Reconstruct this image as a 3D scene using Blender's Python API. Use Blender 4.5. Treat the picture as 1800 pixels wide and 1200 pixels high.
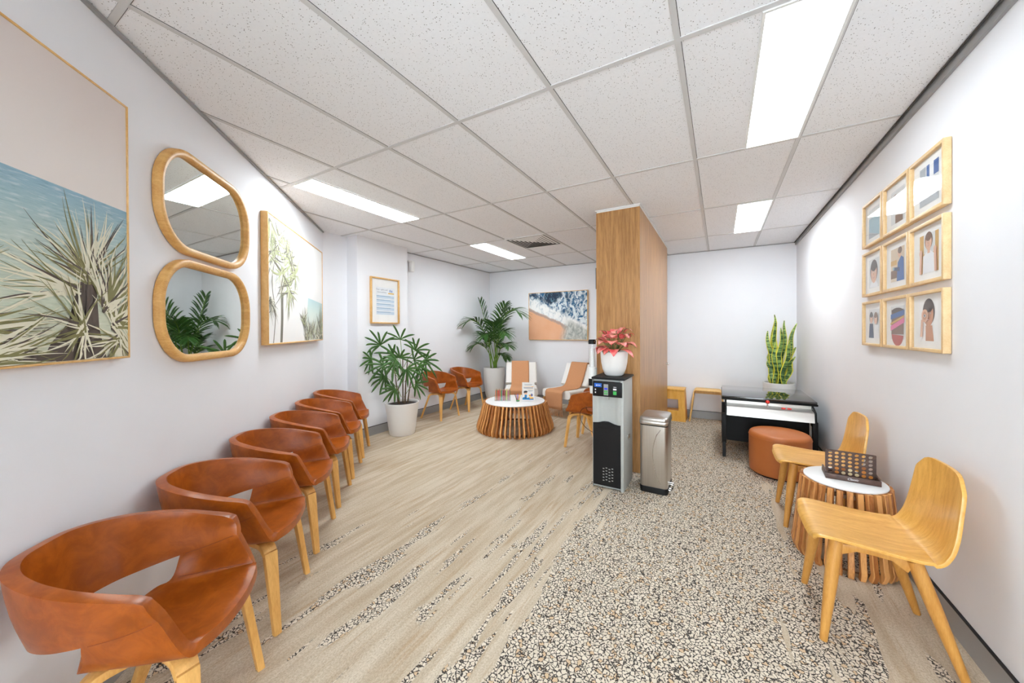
import bpy, bmesh, math, random
import numpy as np
from mathutils import Matrix, Vector

for o in list(bpy.data.objects):
    bpy.data.objects.remove(o)
SC = bpy.context.scene
COL = SC.collection
PI = math.pi
V = lambda *a: np.array(a, float)

# ------------------------------------------------------------------ camera, light, exposure
CAM_H = 1.40
H = 2.635                                   # ceiling height
yaw, pitch, roll = 0.506086, 0.004741, -0.003584
cam = bpy.data.cameras.new('camera')
cam_o = bpy.data.objects.new('camera', cam)
COL.objects.link(cam_o)
_f = V(-math.sin(yaw)*math.cos(pitch), math.cos(yaw)*math.cos(pitch), -math.sin(pitch))
_r = V(math.cos(yaw), math.sin(yaw), 0)
_u = np.cross(_r, _f)
r2 = math.cos(roll)*_r + math.sin(roll)*_u
u2 = -math.sin(roll)*_r + math.cos(roll)*_u
M = Matrix.Identity(4)
for i in range(3):
    M[i][0] = r2[i]; M[i][1] = u2[i]; M[i][2] = -_f[i]
M[0][3], M[1][3], M[2][3] = 0, 0, CAM_H
cam_o.matrix_world = M
cam.sensor_width = 36
cam.lens = 616.42/1800*36
cam.shift_x = (900-923.92)/1800
cam.shift_y = (583.26-600)/1800
cam.clip_start = 0.05
SC.camera = cam_o

world = bpy.data.worlds.new('world')
SC.world = world
world.use_nodes = True
world.node_tree.nodes['Background'].inputs[0].default_value = (0.82, 0.93, 1, 1)
world.node_tree.nodes['Background'].inputs[1].default_value = 11.0     # strong sky as fill, let in by the added glazing behind the camera
PANEL = 23.0                                # luminance of the ceiling light panels
SC.view_settings.view_transform = 'Standard'
SC.view_settings.look = 'None'
SC.view_settings.gamma = 1
SC.view_settings.use_curve_mapping = False
SC.view_settings.exposure = 0.52
SC.cycles.max_bounces = 16
SC.cycles.diffuse_bounces = 12
SC.cycles.glossy_bounces = 5
SC.cycles.transparent_max_bounces = 12
SC.cycles.use_denoising = True
SC.cycles.sample_clamp_indirect = 6

# ------------------------------------------------------------------ helpers
def lin(c):
    c = c/255
    return c/12.92 if c <= 0.04045 else ((c+0.055)/1.055)**2.4
def rgb(r, g, b):
    return (lin(r), lin(g), lin(b), 1)

class NT:
    """small node-tree writer"""
    def __init__(s, mat):
        s.nt = mat.node_tree
    def n(s, t, **kw):
        nd = s.nt.nodes.new(t)
        for k, v in kw.items():
            setattr(nd, k, v)
        return nd
    def put(s, sock, v):
        if isinstance(v, bpy.types.NodeSocket):
            s.nt.links.new(v, sock)
        elif v is not None:
            sock.default_value = v
    def math(s, op, a, b=None, c=None, clamp=False):
        nd = s.n('ShaderNodeMath', operation=op, use_clamp=clamp)
        for i, v in enumerate((a, b, c)):
            s.put(nd.inputs[i], v)
        return nd.outputs[0]
    def mix(s, f, a, b, blend='MIX'):
        nd = s.n('ShaderNodeMix', data_type='RGBA', blend_type=blend)
        s.put(nd.inputs[0], f); s.put(nd.inputs[6], a); s.put(nd.inputs[7], b)
        return nd.outputs[2]
    def ramp(s, f, a, b, lo=0.0, hi=1.0):
        nd = s.n('ShaderNodeMapRange', interpolation_type='SMOOTHSTEP')
        s.put(nd.inputs[0], f); nd.inputs[1].default_value = a; nd.inputs[2].default_value = b
        nd.inputs[3].default_value = lo; nd.inputs[4].default_value = hi
        return nd.outputs[0]
    def cramp(s, f, stops, interp='LINEAR'):
        nd = s.n('ShaderNodeValToRGB')
        nd.color_ramp.interpolation = interp
        el = nd.color_ramp.elements
        while len(el) < len(stops):
            el.new(0.5)
        for e, (p, c) in zip(el, stops):
            e.position = p; e.color = c
        s.put(nd.inputs[0], f)
        return nd.outputs[0]
    def coord(s, kind='Object'):
        return s.n('ShaderNodeTexCoord').outputs[kind]
    def xyz(s, v):
        nd = s.n('ShaderNodeSeparateXYZ'); s.put(nd.inputs[0], v)
        return nd.outputs
    def map(s, v, scale=(1, 1, 1), loc=(0, 0, 0), rot=(0, 0, 0)):
        nd = s.n('ShaderNodeMapping'); s.put(nd.inputs[0], v)
        nd.inputs[1].default_value = loc; nd.inputs[2].default_value = rot; nd.inputs[3].default_value = scale
        return nd.outputs[0]
    def noise(s, v, scale=5, detail=3, rough=0.55, dist=0):
        nd = s.n('ShaderNodeTexNoise'); s.put(nd.inputs['Vector'], v)
        nd.inputs['Scale'].default_value = scale; nd.inputs['Detail'].default_value = detail
        nd.inputs['Roughness'].default_value = rough; nd.inputs['Distortion'].default_value = dist
        return nd.outputs[0]
    def vor(s, v, scale, feature='F1', rnd=1.0):
        nd = s.n('ShaderNodeTexVoronoi', feature=feature); s.put(nd.inputs['Vector'], v)
        nd.inputs['Scale'].default_value = scale; nd.inputs['Randomness'].default_value = rnd
        return nd.outputs
    def bump(s, h, strength=0.3, dist=0.01):
        nd = s.n('ShaderNodeBump'); s.put(nd.inputs['Height'], h)
        nd.inputs['Strength'].default_value = strength; nd.inputs['Distance'].default_value = dist
        return nd.outputs[0]

def mat(name, color=(0.8, 0.8, 0.8, 1), rough=0.6, metal=0.0, spec=0.5, coat=0.0, build=None):
    m = bpy.data.materials.new(name)
    m.use_nodes = True
    b = m.node_tree.nodes['Principled BSDF']
    b.inputs['Base Color'].default_value = color
    b.inputs['Roughness'].default_value = rough
    b.inputs['Metallic'].default_value = metal
    b.inputs['Specular IOR Level'].default_value = spec
    b.inputs['Coat Weight'].default_value = coat
    t = NT(m)
    if build:
        out = build(t)
        if not isinstance(out, tuple):
            out = (out, None)
        if out[0] is not None:
            t.put(b.inputs['Base Color'], out[0])
        if len(out) > 1 and out[1] is not None:
            t.put(b.inputs['Normal'], out[1])
        if len(out) > 2 and out[2] is not None:
            t.put(b.inputs['Roughness'], out[2])
    elif color[3] == 1:
        # a faint procedural variation so that no surface is perfectly flat
        nz = t.noise(t.coord(), 9, 3)
        c2 = tuple(min(1, c*1.06) for c in color[:3])+(1,)
        c1 = tuple(c*0.94 for c in color[:3])+(1,)
        t.put(b.inputs['Base Color'], t.mix(nz, c1, c2))
    return m

def wood(name, c1, c2, scale=(1, 1, 1), rough=0.4, spec=0.4, fine=60, island=0.0, coat=0.0):
    def bld(t):
        v = t.coord()
        if island:
            rp = t.n('ShaderNodeNewGeometry').outputs['Random Per Island']
            off = t.n('ShaderNodeVectorMath', operation='ADD')
            cmb = t.n('ShaderNodeCombineXYZ')
            t.put(cmb.inputs[0], t.math('MULTIPLY', rp, 13.0)); t.put(cmb.inputs[1], t.math('MULTIPLY', rp, 7.0))
            t.put(off.inputs[0], v); t.put(off.inputs[1], cmb.outputs[0])
            v2 = t.map(off.outputs[0], scale)
        else:
            v2 = t.map(v, scale)
        a = t.noise(v2, 4, 4, 0.6, 1.2)
        b = t.noise(t.map(v2, (1, 1, 1)), fine, 2, 0.6)
        f = t.math('ADD', t.math('MULTIPLY', a, 0.75), t.math('MULTIPLY', b, 0.3))
        if island:
            f = t.math('ADD', f, t.math('MULTIPLY', t.math('SUBTRACT', rp, 0.5), island))
        f = t.ramp(f, 0.32, 0.74)
        c = t.mix(f, c1, c2)
        return c, t.bump(b, 0.08, 0.002)
    return mat(name, rough=rough, spec=spec, coat=coat, build=bld)

class MB:
    """collects shapes into ONE mesh"""
    def __init__(s):
        s.v = []; s.f = []; s.m = []; s.s = []
        s.T = Matrix.Identity(4)
    def add(s, vs, fs, m=0, smooth=True):
        o = len(s.v)
        for p in vs:
            q = s.T @ Vector((float(p[0]), float(p[1]), float(p[2])))
            s.v.append((q.x, q.y, q.z))
        for f in fs:
            s.f.append(tuple(i+o for i in f)); s.m.append(m); s.s.append(smooth)
        return s
    def box(s, x0, x1, y0, y1, z0, z1, m=0, r=0.0, seg=2):
        if r <= 0:
            vs = [(x, y, z) for x in (x0, x1) for y in (y0, y1) for z in (z0, z1)]
            fs = [(0, 1, 3, 2), (4, 6, 7, 5), (0, 4, 5, 1), (2, 3, 7, 6), (0, 2, 6, 4), (1, 5, 7, 3)]
            return s.add(vs, fs, m, False)
        b = bmesh.new()
        bmesh.ops.create_cube(b, size=1)
        for v in b.verts:
            v.co = Vector(((x0+x1)/2+v.co.x*(x1-x0), (y0+y1)/2+v.co.y*(y1-y0), (z0+z1)/2+v.co.z*(z1-z0)))
        r = min(r, 0.49*min(x1-x0, y1-y0, z1-z0))
        bmesh.ops.bevel(b, geom=list(b.edges), offset=r, segments=seg, profile=0.5, affect='EDGES')
        s.add([tuple(v.co) for v in b.verts], [[v.index for v in f.verts] for f in b.faces] if not b.verts.index_update() else 0, m, True)
        b.free()
        return s
    def prism(s, poly, z0, z1, m=0, smooth=False):
        n = len(poly)
        vs = [(p[0], p[1], z0) for p in poly]+[(p[0], p[1], z1) for p in poly]
        fs = [tuple(range(n-1, -1, -1)), tuple(range(n, 2*n))]
        fs += [(i, (i+1) % n, n+(i+1) % n, n+i) for i in range(n)]
        return s.add(vs, fs, m, smooth)
    def grid(s, P, m=0, smooth=True, wrap=False, mfn=None):
        P = np.asarray(P); a, b = P.shape[:2]
        vs = P.reshape(-1, 3)
        o = len(s.v)
        s.add(vs, [], m)
        for i in range(a-1):
            for j in range(b if wrap else b-1):
                k = (j+1) % b
                s.f.append((o+i*b+j, o+i*b+k, o+(i+1)*b+k, o+(i+1)*b+j)); s.m.append(mfn(i, j) if mfn else m); s.s.append(smooth)
        return s
    def lathe(s, prof, n=40, m=0, c=(0, 0, 0), mfn=None):
        P = [[(c[0]+r*math.cos(2*PI*j/n), c[1]+r*math.sin(2*PI*j/n), c[2]+z) for j in range(n)] for r, z in prof]
        return s.grid(P, m, True, True, mfn)
    def sweep(s, path, sec, side=None, m=0, caps=True, smooth=True):
        """sec: (n,2) array, or function i -> array; first coordinate along the side vector"""
        path = np.asarray(path, float); n = len(path)
        rows = []
        prev = None
        for i in range(n):
            t = path[min(i+1, n-1)]-path[max(i-1, 0)]
            t = t/(np.linalg.norm(t)+1e-12)
            if side is not None:
                sd = np.asarray(side(i) if callable(side) else side, float)
            else:
                sd = prev if prev is not None else (V(1, 0, 0) if abs(t[0]) < 0.8 else V(0, 1, 0))
            sd = sd-t*(sd@t); sd = sd/(np.linalg.norm(sd)+1e-12)
            prev = sd
            up = np.cross(t, sd)
            S = np.asarray(sec(i) if callable(sec) else sec, float)
            rows.append(path[i]+S[:, :1]*sd+S[:, 1:]*up)
        o = len(s.v)
        s.grid(np.array(rows), m, smooth, True)
        k = len(rows[0])
        if caps:
            s.f.append(tuple(o+j for j in range(k-1, -1, -1))); s.m.append(m); s.s.append(False)
            s.f.append(tuple(o+(n-1)*k+j for j in range(k))); s.m.append(m); s.s.append(False)
        return s
    def tube(s, path, r, n=10, m=0, caps=True):
        c = np.array([(math.cos(2*PI*j/n), math.sin(2*PI*j/n)) for j in range(n)])
        if callable(r):
            return s.sweep(path, lambda i: c*r(i), None, m, caps)
        return s.sweep(path, c*r, None, m, caps)
    def poly(s, pts, m=0):
        return s.add(pts, [tuple(range(len(pts)))], m, False)
    def ball(s, c, r, n=16, k=10, m=0, sz=1.0):
        prof = [(r*math.sin(PI*i/k)+1e-5, -r*sz*math.cos(PI*i/k)) for i in range(k+1)]
        return s.lathe(prof, n, m, c)
    def mesh(s, name, mats, weld=0.0, angle=40):
        me = bpy.data.meshes.new(name)
        me.from_pydata(s.v, [], s.f)
        for mm in (mats if isinstance(mats, (list, tuple)) else [mats]):
            me.materials.append(mm)
        me.polygons.foreach_set('material_index', s.m)
        me.polygons.foreach_set('use_smooth', s.s)
        b = bmesh.new(); b.from_mesh(me)
        if weld:
            bmesh.ops.remove_doubles(b, verts=b.verts, dist=weld)
        bmesh.ops.recalc_face_normals(b, faces=b.faces)
        b.to_mesh(me); b.free()
        me.update()
        if angle:
            me.set_sharp_from_angle(angle=math.radians(angle))
        return me
    def build(s, name, mats, parent=None, weld=0.0, angle=40, loc=None, rotz=None):
        o = bpy.data.objects.new(name, s.mesh(name, mats, weld, angle))
        COL.objects.link(o)
        if parent is not None:
            o.parent = parent
        if loc is not None:
            o.location = loc
        if rotz is not None:
            o.rotation_euler = (0, 0, rotz)
        return o

def tag(o, label=None, cat=None, group=None, kind=None):
    if label: o['label'] = label
    if cat: o['category'] = cat
    if group: o['group'] = group
    if kind: o['kind'] = kind
    return o
def thing(name, label, cat, loc=(0, 0, 0), rotz=0, group=None):
    o = bpy.data.objects.new(name, None)
    COL.objects.link(o)
    o.empty_display_size = 0.1
    o.location = loc; o.rotation_euler = (0, 0, rotz)
    return tag(o, label, cat, group)
def struct(name, mb, mats, label, cat, **kw):
    return tag(mb.build(name, mats, **kw), label, cat, None, 'structure')
def dup(root, loc, rotz, label, group=None):
    r = root.copy(); COL.objects.link(r)
    r.location = loc; r.rotation_euler = (0, 0, rotz)
    r['label'] = label
    if group: r['group'] = group
    for ch in list(root.children):
        c = ch.copy(); COL.objects.link(c); c.parent = r
        for g in list(ch.children):
            d = g.copy(); COL.objects.link(d); d.parent = c
    return r
def crom(P, t):
    """Catmull-Rom through rows of P at parameter t in [0, len-1]"""
    P = np.asarray(P, float); n = len(P)
    i = min(int(math.floor(t)), n-2); u = t-i
    p1, p2 = P[i], P[i+1]
    p0 = P[i-1] if i > 0 else 2*p1-p2
    p3 = P[i+2] if i+2 < n else 2*p2-p1
    return 0.5*((2*p1)+(-p0+p2)*u+(2*p0-5*p1+4*p2-p3)*u*u+(-p0+3*p1-3*p2+p3)*u**3)
def curve(P, k=8):
    n = (len(P)-1)*k
    return np.array([crom(P, i/k) for i in range(n+1)])
def bez(a, b, c, n=14):
    a, b, c = V(*a), V(*b), V(*c)
    return np.array([(1-t)**2*a+2*t*(1-t)*b+t*t*c for t in np.linspace(0, 1, n)])
def rsec(w, h, r=0.0, k=3):
    """rounded rectangle section, w along the side vector"""
    if r <= 0:
        return np.array([(-w/2, -h/2), (w/2, -h/2), (w/2, h/2), (-w/2, h/2)])
    out = []
    for cx, cy, a0 in ((w/2-r, -h/2+r, -90), (w/2-r, h/2-r, 0), (-w/2+r, h/2-r, 90), (-w/2+r, -h/2+r, 180)):
        for i in range(k+1):
            a = math.radians(a0+90*i/k)
            out.append((cx+r*math.cos(a), cy+r*math.sin(a)))
    return np.array(out)
def unit(v):
    v = np.asarray(v, float)
    return v/(np.linalg.norm(v)+1e-12)
def bake(o):
    """turn modifiers into plain mesh"""
    dg = bpy.context.evaluated_depsgraph_get()
    me = bpy.data.meshes.new_from_object(o.evaluated_get(dg))
    o.modifiers.clear()
    o.data = me
    return o
def text_mesh(body, size, m, name, parent, mtx, extrude=0.0004, align='CENTER', shear=0.0):
    cu = bpy.data.curves.new(name, 'FONT')
    cu.body = body; cu.size = size; cu.extrude = extrude; cu.align_x = align; cu.align_y = 'CENTER'; cu.shear = shear
    cu.resolution_u = 3
    t = bpy.data.objects.new('t', cu); COL.objects.link(t)
    bpy.context.view_layer.update()
    me = bpy.data.meshes.new_from_object(t.evaluated_get(bpy.context.evaluated_depsgraph_get()))
    bpy.data.objects.remove(t)
    me.materials.clear(); me.materials.append(m)
    o = bpy.data.objects.new(name, me); COL.objects.link(o)
    o.parent = parent
    o.matrix_local = mtx
    return o

# ------------------------------------------------------------------ materials
M_wall = mat('wall_paint', rough=0.75, spec=0.2, build=lambda t: (t.mix(t.noise(t.coord(), 3, 3), rgb(230, 231, 235), rgb(235, 236, 240)), t.bump(t.noise(t.coord(), 220, 2), 0.04, 0.002)))
def _ceil(t):
    v = t.coord()
    p = t.map(v, (1, 1, 0))
    vo = t.vor(p, 120, 'F1', 1.0)
    rr = t.xyz(vo['Color'])[0]
    thr = t.math('MULTIPLY_ADD', rr, 0.20, 0.06)
    keep = t.math('GREATER_THAN', t.xyz(vo['Color'])[1], 0.25)
    dot = t.math('MULTIPLY', t.math('LESS_THAN', vo['Distance'], thr), keep)
    base = t.mix(t.noise(p, 60, 3), rgb(234, 235, 238), rgb(242, 243, 246))
    return t.mix(dot, base, rgb(128, 124, 122)), None
M_ceil = mat('ceiling_tile', rough=0.95, spec=0.1, build=_ceil)
M_tbar = mat('ceiling_grid_paint', rgb(204, 203, 203), 0.5)
M_gap_shade = mat('painted_gap_shade', rgb(70, 68, 66), 0.9)  # dark colour standing in for shade in the ceiling gaps
M_angle = mat('grey_wall_angle', rgb(152, 152, 152), 0.6)
M_base = mat('grey_skirting', rgb(158, 158, 158), 0.4, 0.2)
M_black = mat('black_plastic', rgb(24, 23, 24), 0.5, 0.0, 0.22)
M_blackmat = mat('black_laminate', rgb(14, 14, 15), 0.5, 0.0, 0.2)

def _carpet(t):
    v = t.coord()
    x, y, z = t.xyz(v)
    st = t.noise(t.map(v, (9, 0.9, 0)), 1.6, 4, 0.6)
    st2 = t.noise(t.map(v, (30, 2.2, 0), (3, 1, 0)), 1.0, 3, 0.6)
    fz = t.noise(v, 420, 2, 0.7)
    beige = t.mix(t.ramp(st, 0.3, 0.7), rgb(198, 180, 155), rgb(226, 213, 192))
    beige = t.mix(t.math('MULTIPLY', t.ramp(st2, 0.52, 0.72), 0.7), beige, rgb(192, 166, 134))
    beige = t.mix(t.ramp(fz, 0.25, 0.75), t.mix(0.28, beige, rgb(120, 96, 70)), beige)
    sp = t.noise(t.map(v, (1, 0.7, 0)), 150, 3, 0.75)
    beige = t.mix(t.ramp(sp, 0.34, 0.62), t.mix(0.34, beige, rgb(120, 96, 70)), beige)
    # the cracked pebble pattern
    wob = t.n('ShaderNodeVectorMath', operation='ADD')
    nv = t.n('ShaderNodeTexNoise'); t.put(nv.inputs['Vector'], v); nv.inputs['Scale'].default_value = 80
    sc = t.n('ShaderNodeVectorMath', operation='SCALE'); t.put(sc.inputs[0], nv.outputs[1]); sc.inputs[3].default_value = 0.007
    t.put(wob.inputs[0], v); t.put(wob.inputs[1], sc.outputs[0])
    p2 = t.map(wob.outputs[0], (1, 1, 0))
    ed = t.vor(p2, 60, 'DISTANCE_TO_EDGE')['Distance']
    cell = t.xyz(t.vor(p2, 60, 'F1')['Color'])
    brk = t.noise(t.map(v, (1, 1, 0)), 120, 2, 0.6)
    wid = t.math('MULTIPLY_ADD', t.ramp(brk, 0.32, 0.66), 0.15, 0.0)
    line = t.math('LESS_THAN', ed, wid)
    # where it grows: dense in the middle of the room, streaks to the left and right
    gl_ = lambda q: (q, q, q, 1)
    dl = t.cramp(t.math('MULTIPLY_ADD', x, 0.25, 0.75, clamp=True), [(0.05, gl_(0.0)), (0.19, gl_(0.17)), (0.275, gl_(0.26)), (0.45, gl_(0.33)), (0.51, gl_(0.45)), (0.56, gl_(0.74)), (0.61, gl_(1.0)), (0.79, gl_(1.0)), (0.85, gl_(0.60)), (0.90, gl_(0.38))])
    far = t.math('MULTIPLY', t.ramp(y, 1.7, 3.6, 0.0, 0.22), t.ramp(x, -0.75, -0.95, 0.0, 1.0))
    dens = t.math('SUBTRACT', dl, far)
    n1 = t.noise(t.map(v, (6.0, 0.95, 0), (4.2, 2.1, 0)), 1.3, 3, 0.55)
    n2 = t.noise(t.map(v, (14, 2.0, 0), (1.7, 5.3, 0)), 1.2, 2, 0.5)
    val = t.math('ADD', dens, t.math('ADD', t.math('MULTIPLY', t.math('SUBTRACT', n1, 0.5), 2.1), t.math('MULTIPLY', t.math('SUBTRACT', n2, 0.5), 0.95)))
    reg = t.ramp(val, 0.42, 0.48)
    peb = t.mix(cell[0], rgb(216, 203, 183), rgb(229, 218, 200))
    peb = t.mix(t.math('GREATER_THAN', cell[1], 0.9), peb, rgb(212, 184, 150))
    peb = t.mix(t.ramp(fz, 0.2, 0.7), t.mix(0.2, peb, rgb(120, 100, 80)), peb)
    base = t.mix(reg, beige, peb)
    dark = t.mix(t.noise(v, 6, 2), rgb(44, 40, 42), rgb(62, 54, 50))
    # stray flecks on the plain parts
    fl = t.math('MULTIPLY', t.math('GREATER_THAN', t.noise(t.map(v, (70, 30, 0)), 1.6, 3, 0.7), 0.70), t.ramp(x, -3.6, -0.6, 0.15, 0.8))
    lm = t.math('MULTIPLY', line, reg)
    col = t.mix(t.math('MULTIPLY', lm, 0.95), base, dark)
    col = t.mix(t.math('MULTIPLY', fl, 0.55), col, rgb(88, 74, 62))
    hh = t.math('SUBTRACT', fz, t.math('MULTIPLY', lm, 0.6))
    return col, t.bump(hh, 0.35, 0.006)
M_carpet = mat('patterned_carpet', rough=0.95, spec=0.1, build=_carpet)

M_leather = mat('tan_leather', rough=0.30, spec=0.42, build=lambda t: (
    t.mix(t.ramp(t.noise(t.coord(), 13, 5, 0.65, 0.6), 0.34, 0.68), rgb(144, 68, 10), rgb(170, 87, 20)),
    t.bump(t.noise(t.coord(), 260, 3), 0.05, 0.002)))
M_seam = mat('leather_stitching', rgb(132, 60, 24), 0.6)
M_pouf = mat('orange_brown_vinyl', rough=0.42, spec=0.45, build=lambda t: (t.mix(t.noise(t.coord(), 6, 3), rgb(174, 98, 46), rgb(188, 110, 56)), t.bump(t.noise(t.coord(), 300, 2), 0.05, 0.002)))
M_oakleg = wood('pale_oak_leg', rgb(206, 150, 76), rgb(236, 184, 108), (3, 3, 0.5), 0.42)
M_oak = wood('honey_oak', rgb(206, 148, 62), rgb(234, 182, 96), (6, 1.1, 1.1), 0.34, coat=0.15)
M_oakchairleg = wood('honey_oak_leg', rgb(190, 130, 56), rgb(214, 158, 82), (4, 4, 0.6), 0.4)
M_frame = wood('oak_picture_frame', rgb(206, 158, 92), rgb(226, 184, 122), (3, 3, 3), 0.45)
M_photoframe = wood('pale_oak_photo_frame', rgb(208, 172, 122), rgb(228, 198, 152), (3, 3, 3), 0.45)
M_mirrorframe = wood('golden_wood_mirror_frame', rgb(196, 142, 72), rgb(224, 178, 110), (2, 2, 5), 0.45)
M_veneer = wood('walnut_veneer', rgb(146, 102, 58), rgb(190, 144, 92), (7, 7, 0.45), 0.30, 0.5, 30)
M_slat = wood('acacia_slats', rgb(160, 96, 46), rgb(226, 164, 98), (10, 10, 0.8), 0.42, 0.4, 40, island=0.55)
M_stoolwood = wood('pale_plywood', rgb(222, 172, 96), rgb(238, 196, 124), (5, 5, 1), 0.45)
M_yellowwood = wood('yellow_varnished_wood', rgb(222, 160, 62), rgb(238, 184, 90), (5, 5, 0.7), 0.4)
M_dark_and_shaded_wood = wood('dark_wood_and_shaded_oak', rgb(96, 72, 50), rgb(140, 106, 74), (5, 5, 0.7), 0.5)
M_whitetop = mat('white_tabletop', rgb(236, 236, 236), 0.35)
M_pot = mat('white_ceramic', rgb(236, 235, 232), 0.35, build=lambda t: (t.mix(t.noise(t.coord(), 4, 4), rgb(232, 230, 227), rgb(240, 239, 237)), None))
M_soil = mat('dark_soil', rough=1, build=lambda t: (t.mix(t.noise(t.coord(), 60, 4), rgb(30, 24, 22), rgb(72, 60, 54)), t.bump(t.noise(t.coord(), 80, 3), 0.8, 0.02)))
M_leafd = mat('dark_green_leaf', rough=0.42, build=lambda t: (t.mix(t.noise(t.coord(), 7, 3), rgb(36, 76, 30), rgb(82, 126, 56)), None))
M_leafk = mat('palm_green_leaf', rough=0.45, build=lambda t: (t.mix(t.noise(t.coord(), 6, 3), rgb(28, 62, 22), rgb(72, 118, 44)), None))
M_stemg = mat('green_stem', rgb(112, 150, 52), 0.5)
M_cane = mat('brown_cane', rgb(98, 80, 58), 0.8)
M_snake = mat('banded_green_leaf', rough=0.4, build=lambda t: (t.mix(t.ramp(t.noise(t.map(t.coord(), (6, 6, 42)), 1.0, 3, 0.6, 0.8), 0.42, 0.58), rgb(34, 72, 34), rgb(134, 164, 88)), None))
M_snakey = mat('yellow_leaf_margin', rgb(214, 204, 62), 0.4)
M_aglr = mat('pink_red_leaf', rough=0.4, build=lambda t: (t.mix(t.ramp(t.noise(t.coord(), 15, 3, 0.6), 0.35, 0.66), rgb(222, 78, 84), rgb(244, 166, 152)), None))
M_aglg = mat('green_leaf_edge', rgb(96, 104, 48), 0.45)
M_white = mat('white_plastic', rgb(232, 232, 230), 0.4)
M_fabric = mat('white_linen', rough=0.9, spec=0.15, build=lambda t: (t.mix(t.noise(t.coord(), 9, 3), rgb(232, 229, 224), rgb(241, 239, 235)), t.bump(t.noise(t.coord(), 350, 2), 0.15, 0.003)))
M_throw = mat('rust_throw', rough=0.95, spec=0.1, build=lambda t: (t.mix(t.noise(t.map(t.coord(), (80, 80, 80)), 2, 2), rgb(190, 134, 94), rgb(210, 156, 116)), t.bump(t.noise(t.coord(), 260, 2), 0.3, 0.004)))
M_silver = mat('silver_plastic', rgb(176, 178, 174), 0.45, 0.0)
M_steel = mat('brushed_steel', rough=0.3, metal=1.0, build=lambda t: (t.mix(t.noise(t.map(t.coord(), (90, 90, 1.5)), 2, 2), rgb(190, 182, 174), rgb(208, 202, 196)), None))
M_steelp = mat('brushed_steel_panel', rough=0.34, metal=0.9, build=lambda t: (t.mix(t.noise(t.map(t.coord(), (2, 120, 120)), 2, 2), rgb(206, 202, 196), rgb(220, 217, 212)), None))
M_chrome = mat('chrome', rgb(215, 215, 215), 0.12, 1.0)
M_glossblack = mat('black_glass', rgb(14, 14, 15), 0.04, 0, 0.9, coat=0.6)
M_red = mat('red_plastic', rgb(214, 38, 24), 0.3)
M_blue = mat('blue_label', rgb(22, 96, 196), 0.4)
M_lcd = mat('blue_display', rgb(30, 50, 220), 0.3)
M_green = mat('green_button', rgb(64, 176, 82), 0.4)
M_greybtn = mat('grey_button_panel', rgb(150, 150, 148), 0.4)
M_whiteink = mat('white_ink', rgb(236, 236, 236), 0.6)
M_game = wood('dark_walnut', rgb(62, 44, 38), rgb(96, 70, 60), (5, 5, 5), 0.45)
M_discc = mat('cream_wood_disc', rgb(226, 204, 160), 0.5)
M_disco = mat('orange_wood_disc', rgb(206, 128, 44), 0.5)
M_discb = mat('brown_wood_disc', rgb(160, 92, 26), 0.5)
M_mirror = mat('mirror_glass', rgb(222, 226, 222), 0.015, 1.0)
def _glass(name, tint=(1, 1, 1, 1), gl=0.06):
    m = bpy.data.materials.new(name); m.use_nodes = True
    t = NT(m); m.node_tree.nodes.clear()
    out = t.n('ShaderNodeOutputMaterial'); mx = t.n('ShaderNodeMixShader')
    tr = t.n('ShaderNodeBsdfTransparent'); g = t.n('ShaderNodeBsdfGlossy')
    tr.inputs[0].default_value = tint; g.inputs['Roughness'].default_value = 0.02
    ge = t.n('ShaderNodeNewGeometry'); dt = t.n('ShaderNodeVectorMath', operation='DOT_PRODUCT')
    t.put(dt.inputs[0], ge.outputs['Incoming']); t.put(dt.inputs[1], ge.outputs['Normal'])
    co = t.math('SUBTRACT', 1.0, t.math('ABSOLUTE', dt.outputs['Value']), clamp=True)
    fr = t.math('MULTIPLY_ADD', t.math('POWER', co, 5.0), 0.92, 0.05, clamp=True)
    t.put(mx.inputs[0], fr); t.put(mx.inputs[1], tr.outputs[0]); t.put(mx.inputs[2], g.outputs[0])
    t.put(out.inputs[0], mx.outputs[0])
    return m
M_glass = _glass('clear_glass')
M_acrylic = _glass('clear_acrylic', (0.985, 0.99, 0.99, 1))
M_paper = mat('white_mat_board', rgb(238, 238, 236), 0.8)
def _emit(name, c, s):
    m = bpy.data.materials.new(name); m.use_nodes = True
    t = NT(m); m.node_tree.nodes.clear()
    out = t.n('ShaderNodeOutputMaterial'); e = t.n('ShaderNodeEmission')
    e.inputs[0].default_value = c; e.inputs[1].default_value = s
    t.put(out.inputs[0], e.outputs[0])
    return m
M_panel = _emit('light_diffuser', (0.885, 0.965, 1.01, 1), PANEL)
M_panel_dimmed = _emit('dimmer_light_diffuser', (0.885, 0.965, 1.01, 1), PANEL*0.42)  # same kind of panel, turned down so the right wall stays unclipped

# ------------------------------------------------------------------ setting
XR, YB, XL, XP = 0.947, 6.19, -4.30, -4.09          # right wall, back wall, far left wall, pier face
CD = -1.713                                          # diagonal wall: x + y = CD
YF, XF = -2.4, -0.80                                 # the room goes on behind the camera
def wall(name, a, b, label):
    a, b = V(*a), V(*b)
    d = unit(b-a); n = V(-d[1], d[0])                # outward = left of a->b
    mb = MB()
    p = [a-d*0.0, b+d*0.0, b+n*0.12+d*0.1, a+n*0.12-d*0.1]
    mb.prism(p, -0.05, H+0.1)
    return struct(name, mb, M_wall, label, 'wall')
wall('wall_right', (XR, YB), (XR, YF), 'white painted right wall with nine small framed photos')
wall('wall_back', (XL, YB), (XR, YB), 'white painted back wall behind the lounge chairs and snake plant')
wall('wall_left', (XL, CD-XL), (XL, YB), 'white painted far left wall behind two tan chairs')
wall('wall_diagonal', (XF, CD-XF), (XL, CD-XL), 'white painted left wall with mirrors and two large beach pictures')
wall('wall_entry', (XF, YF), (XF, CD-XF), 'white painted wall beside the added glazing behind the camera')
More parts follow.
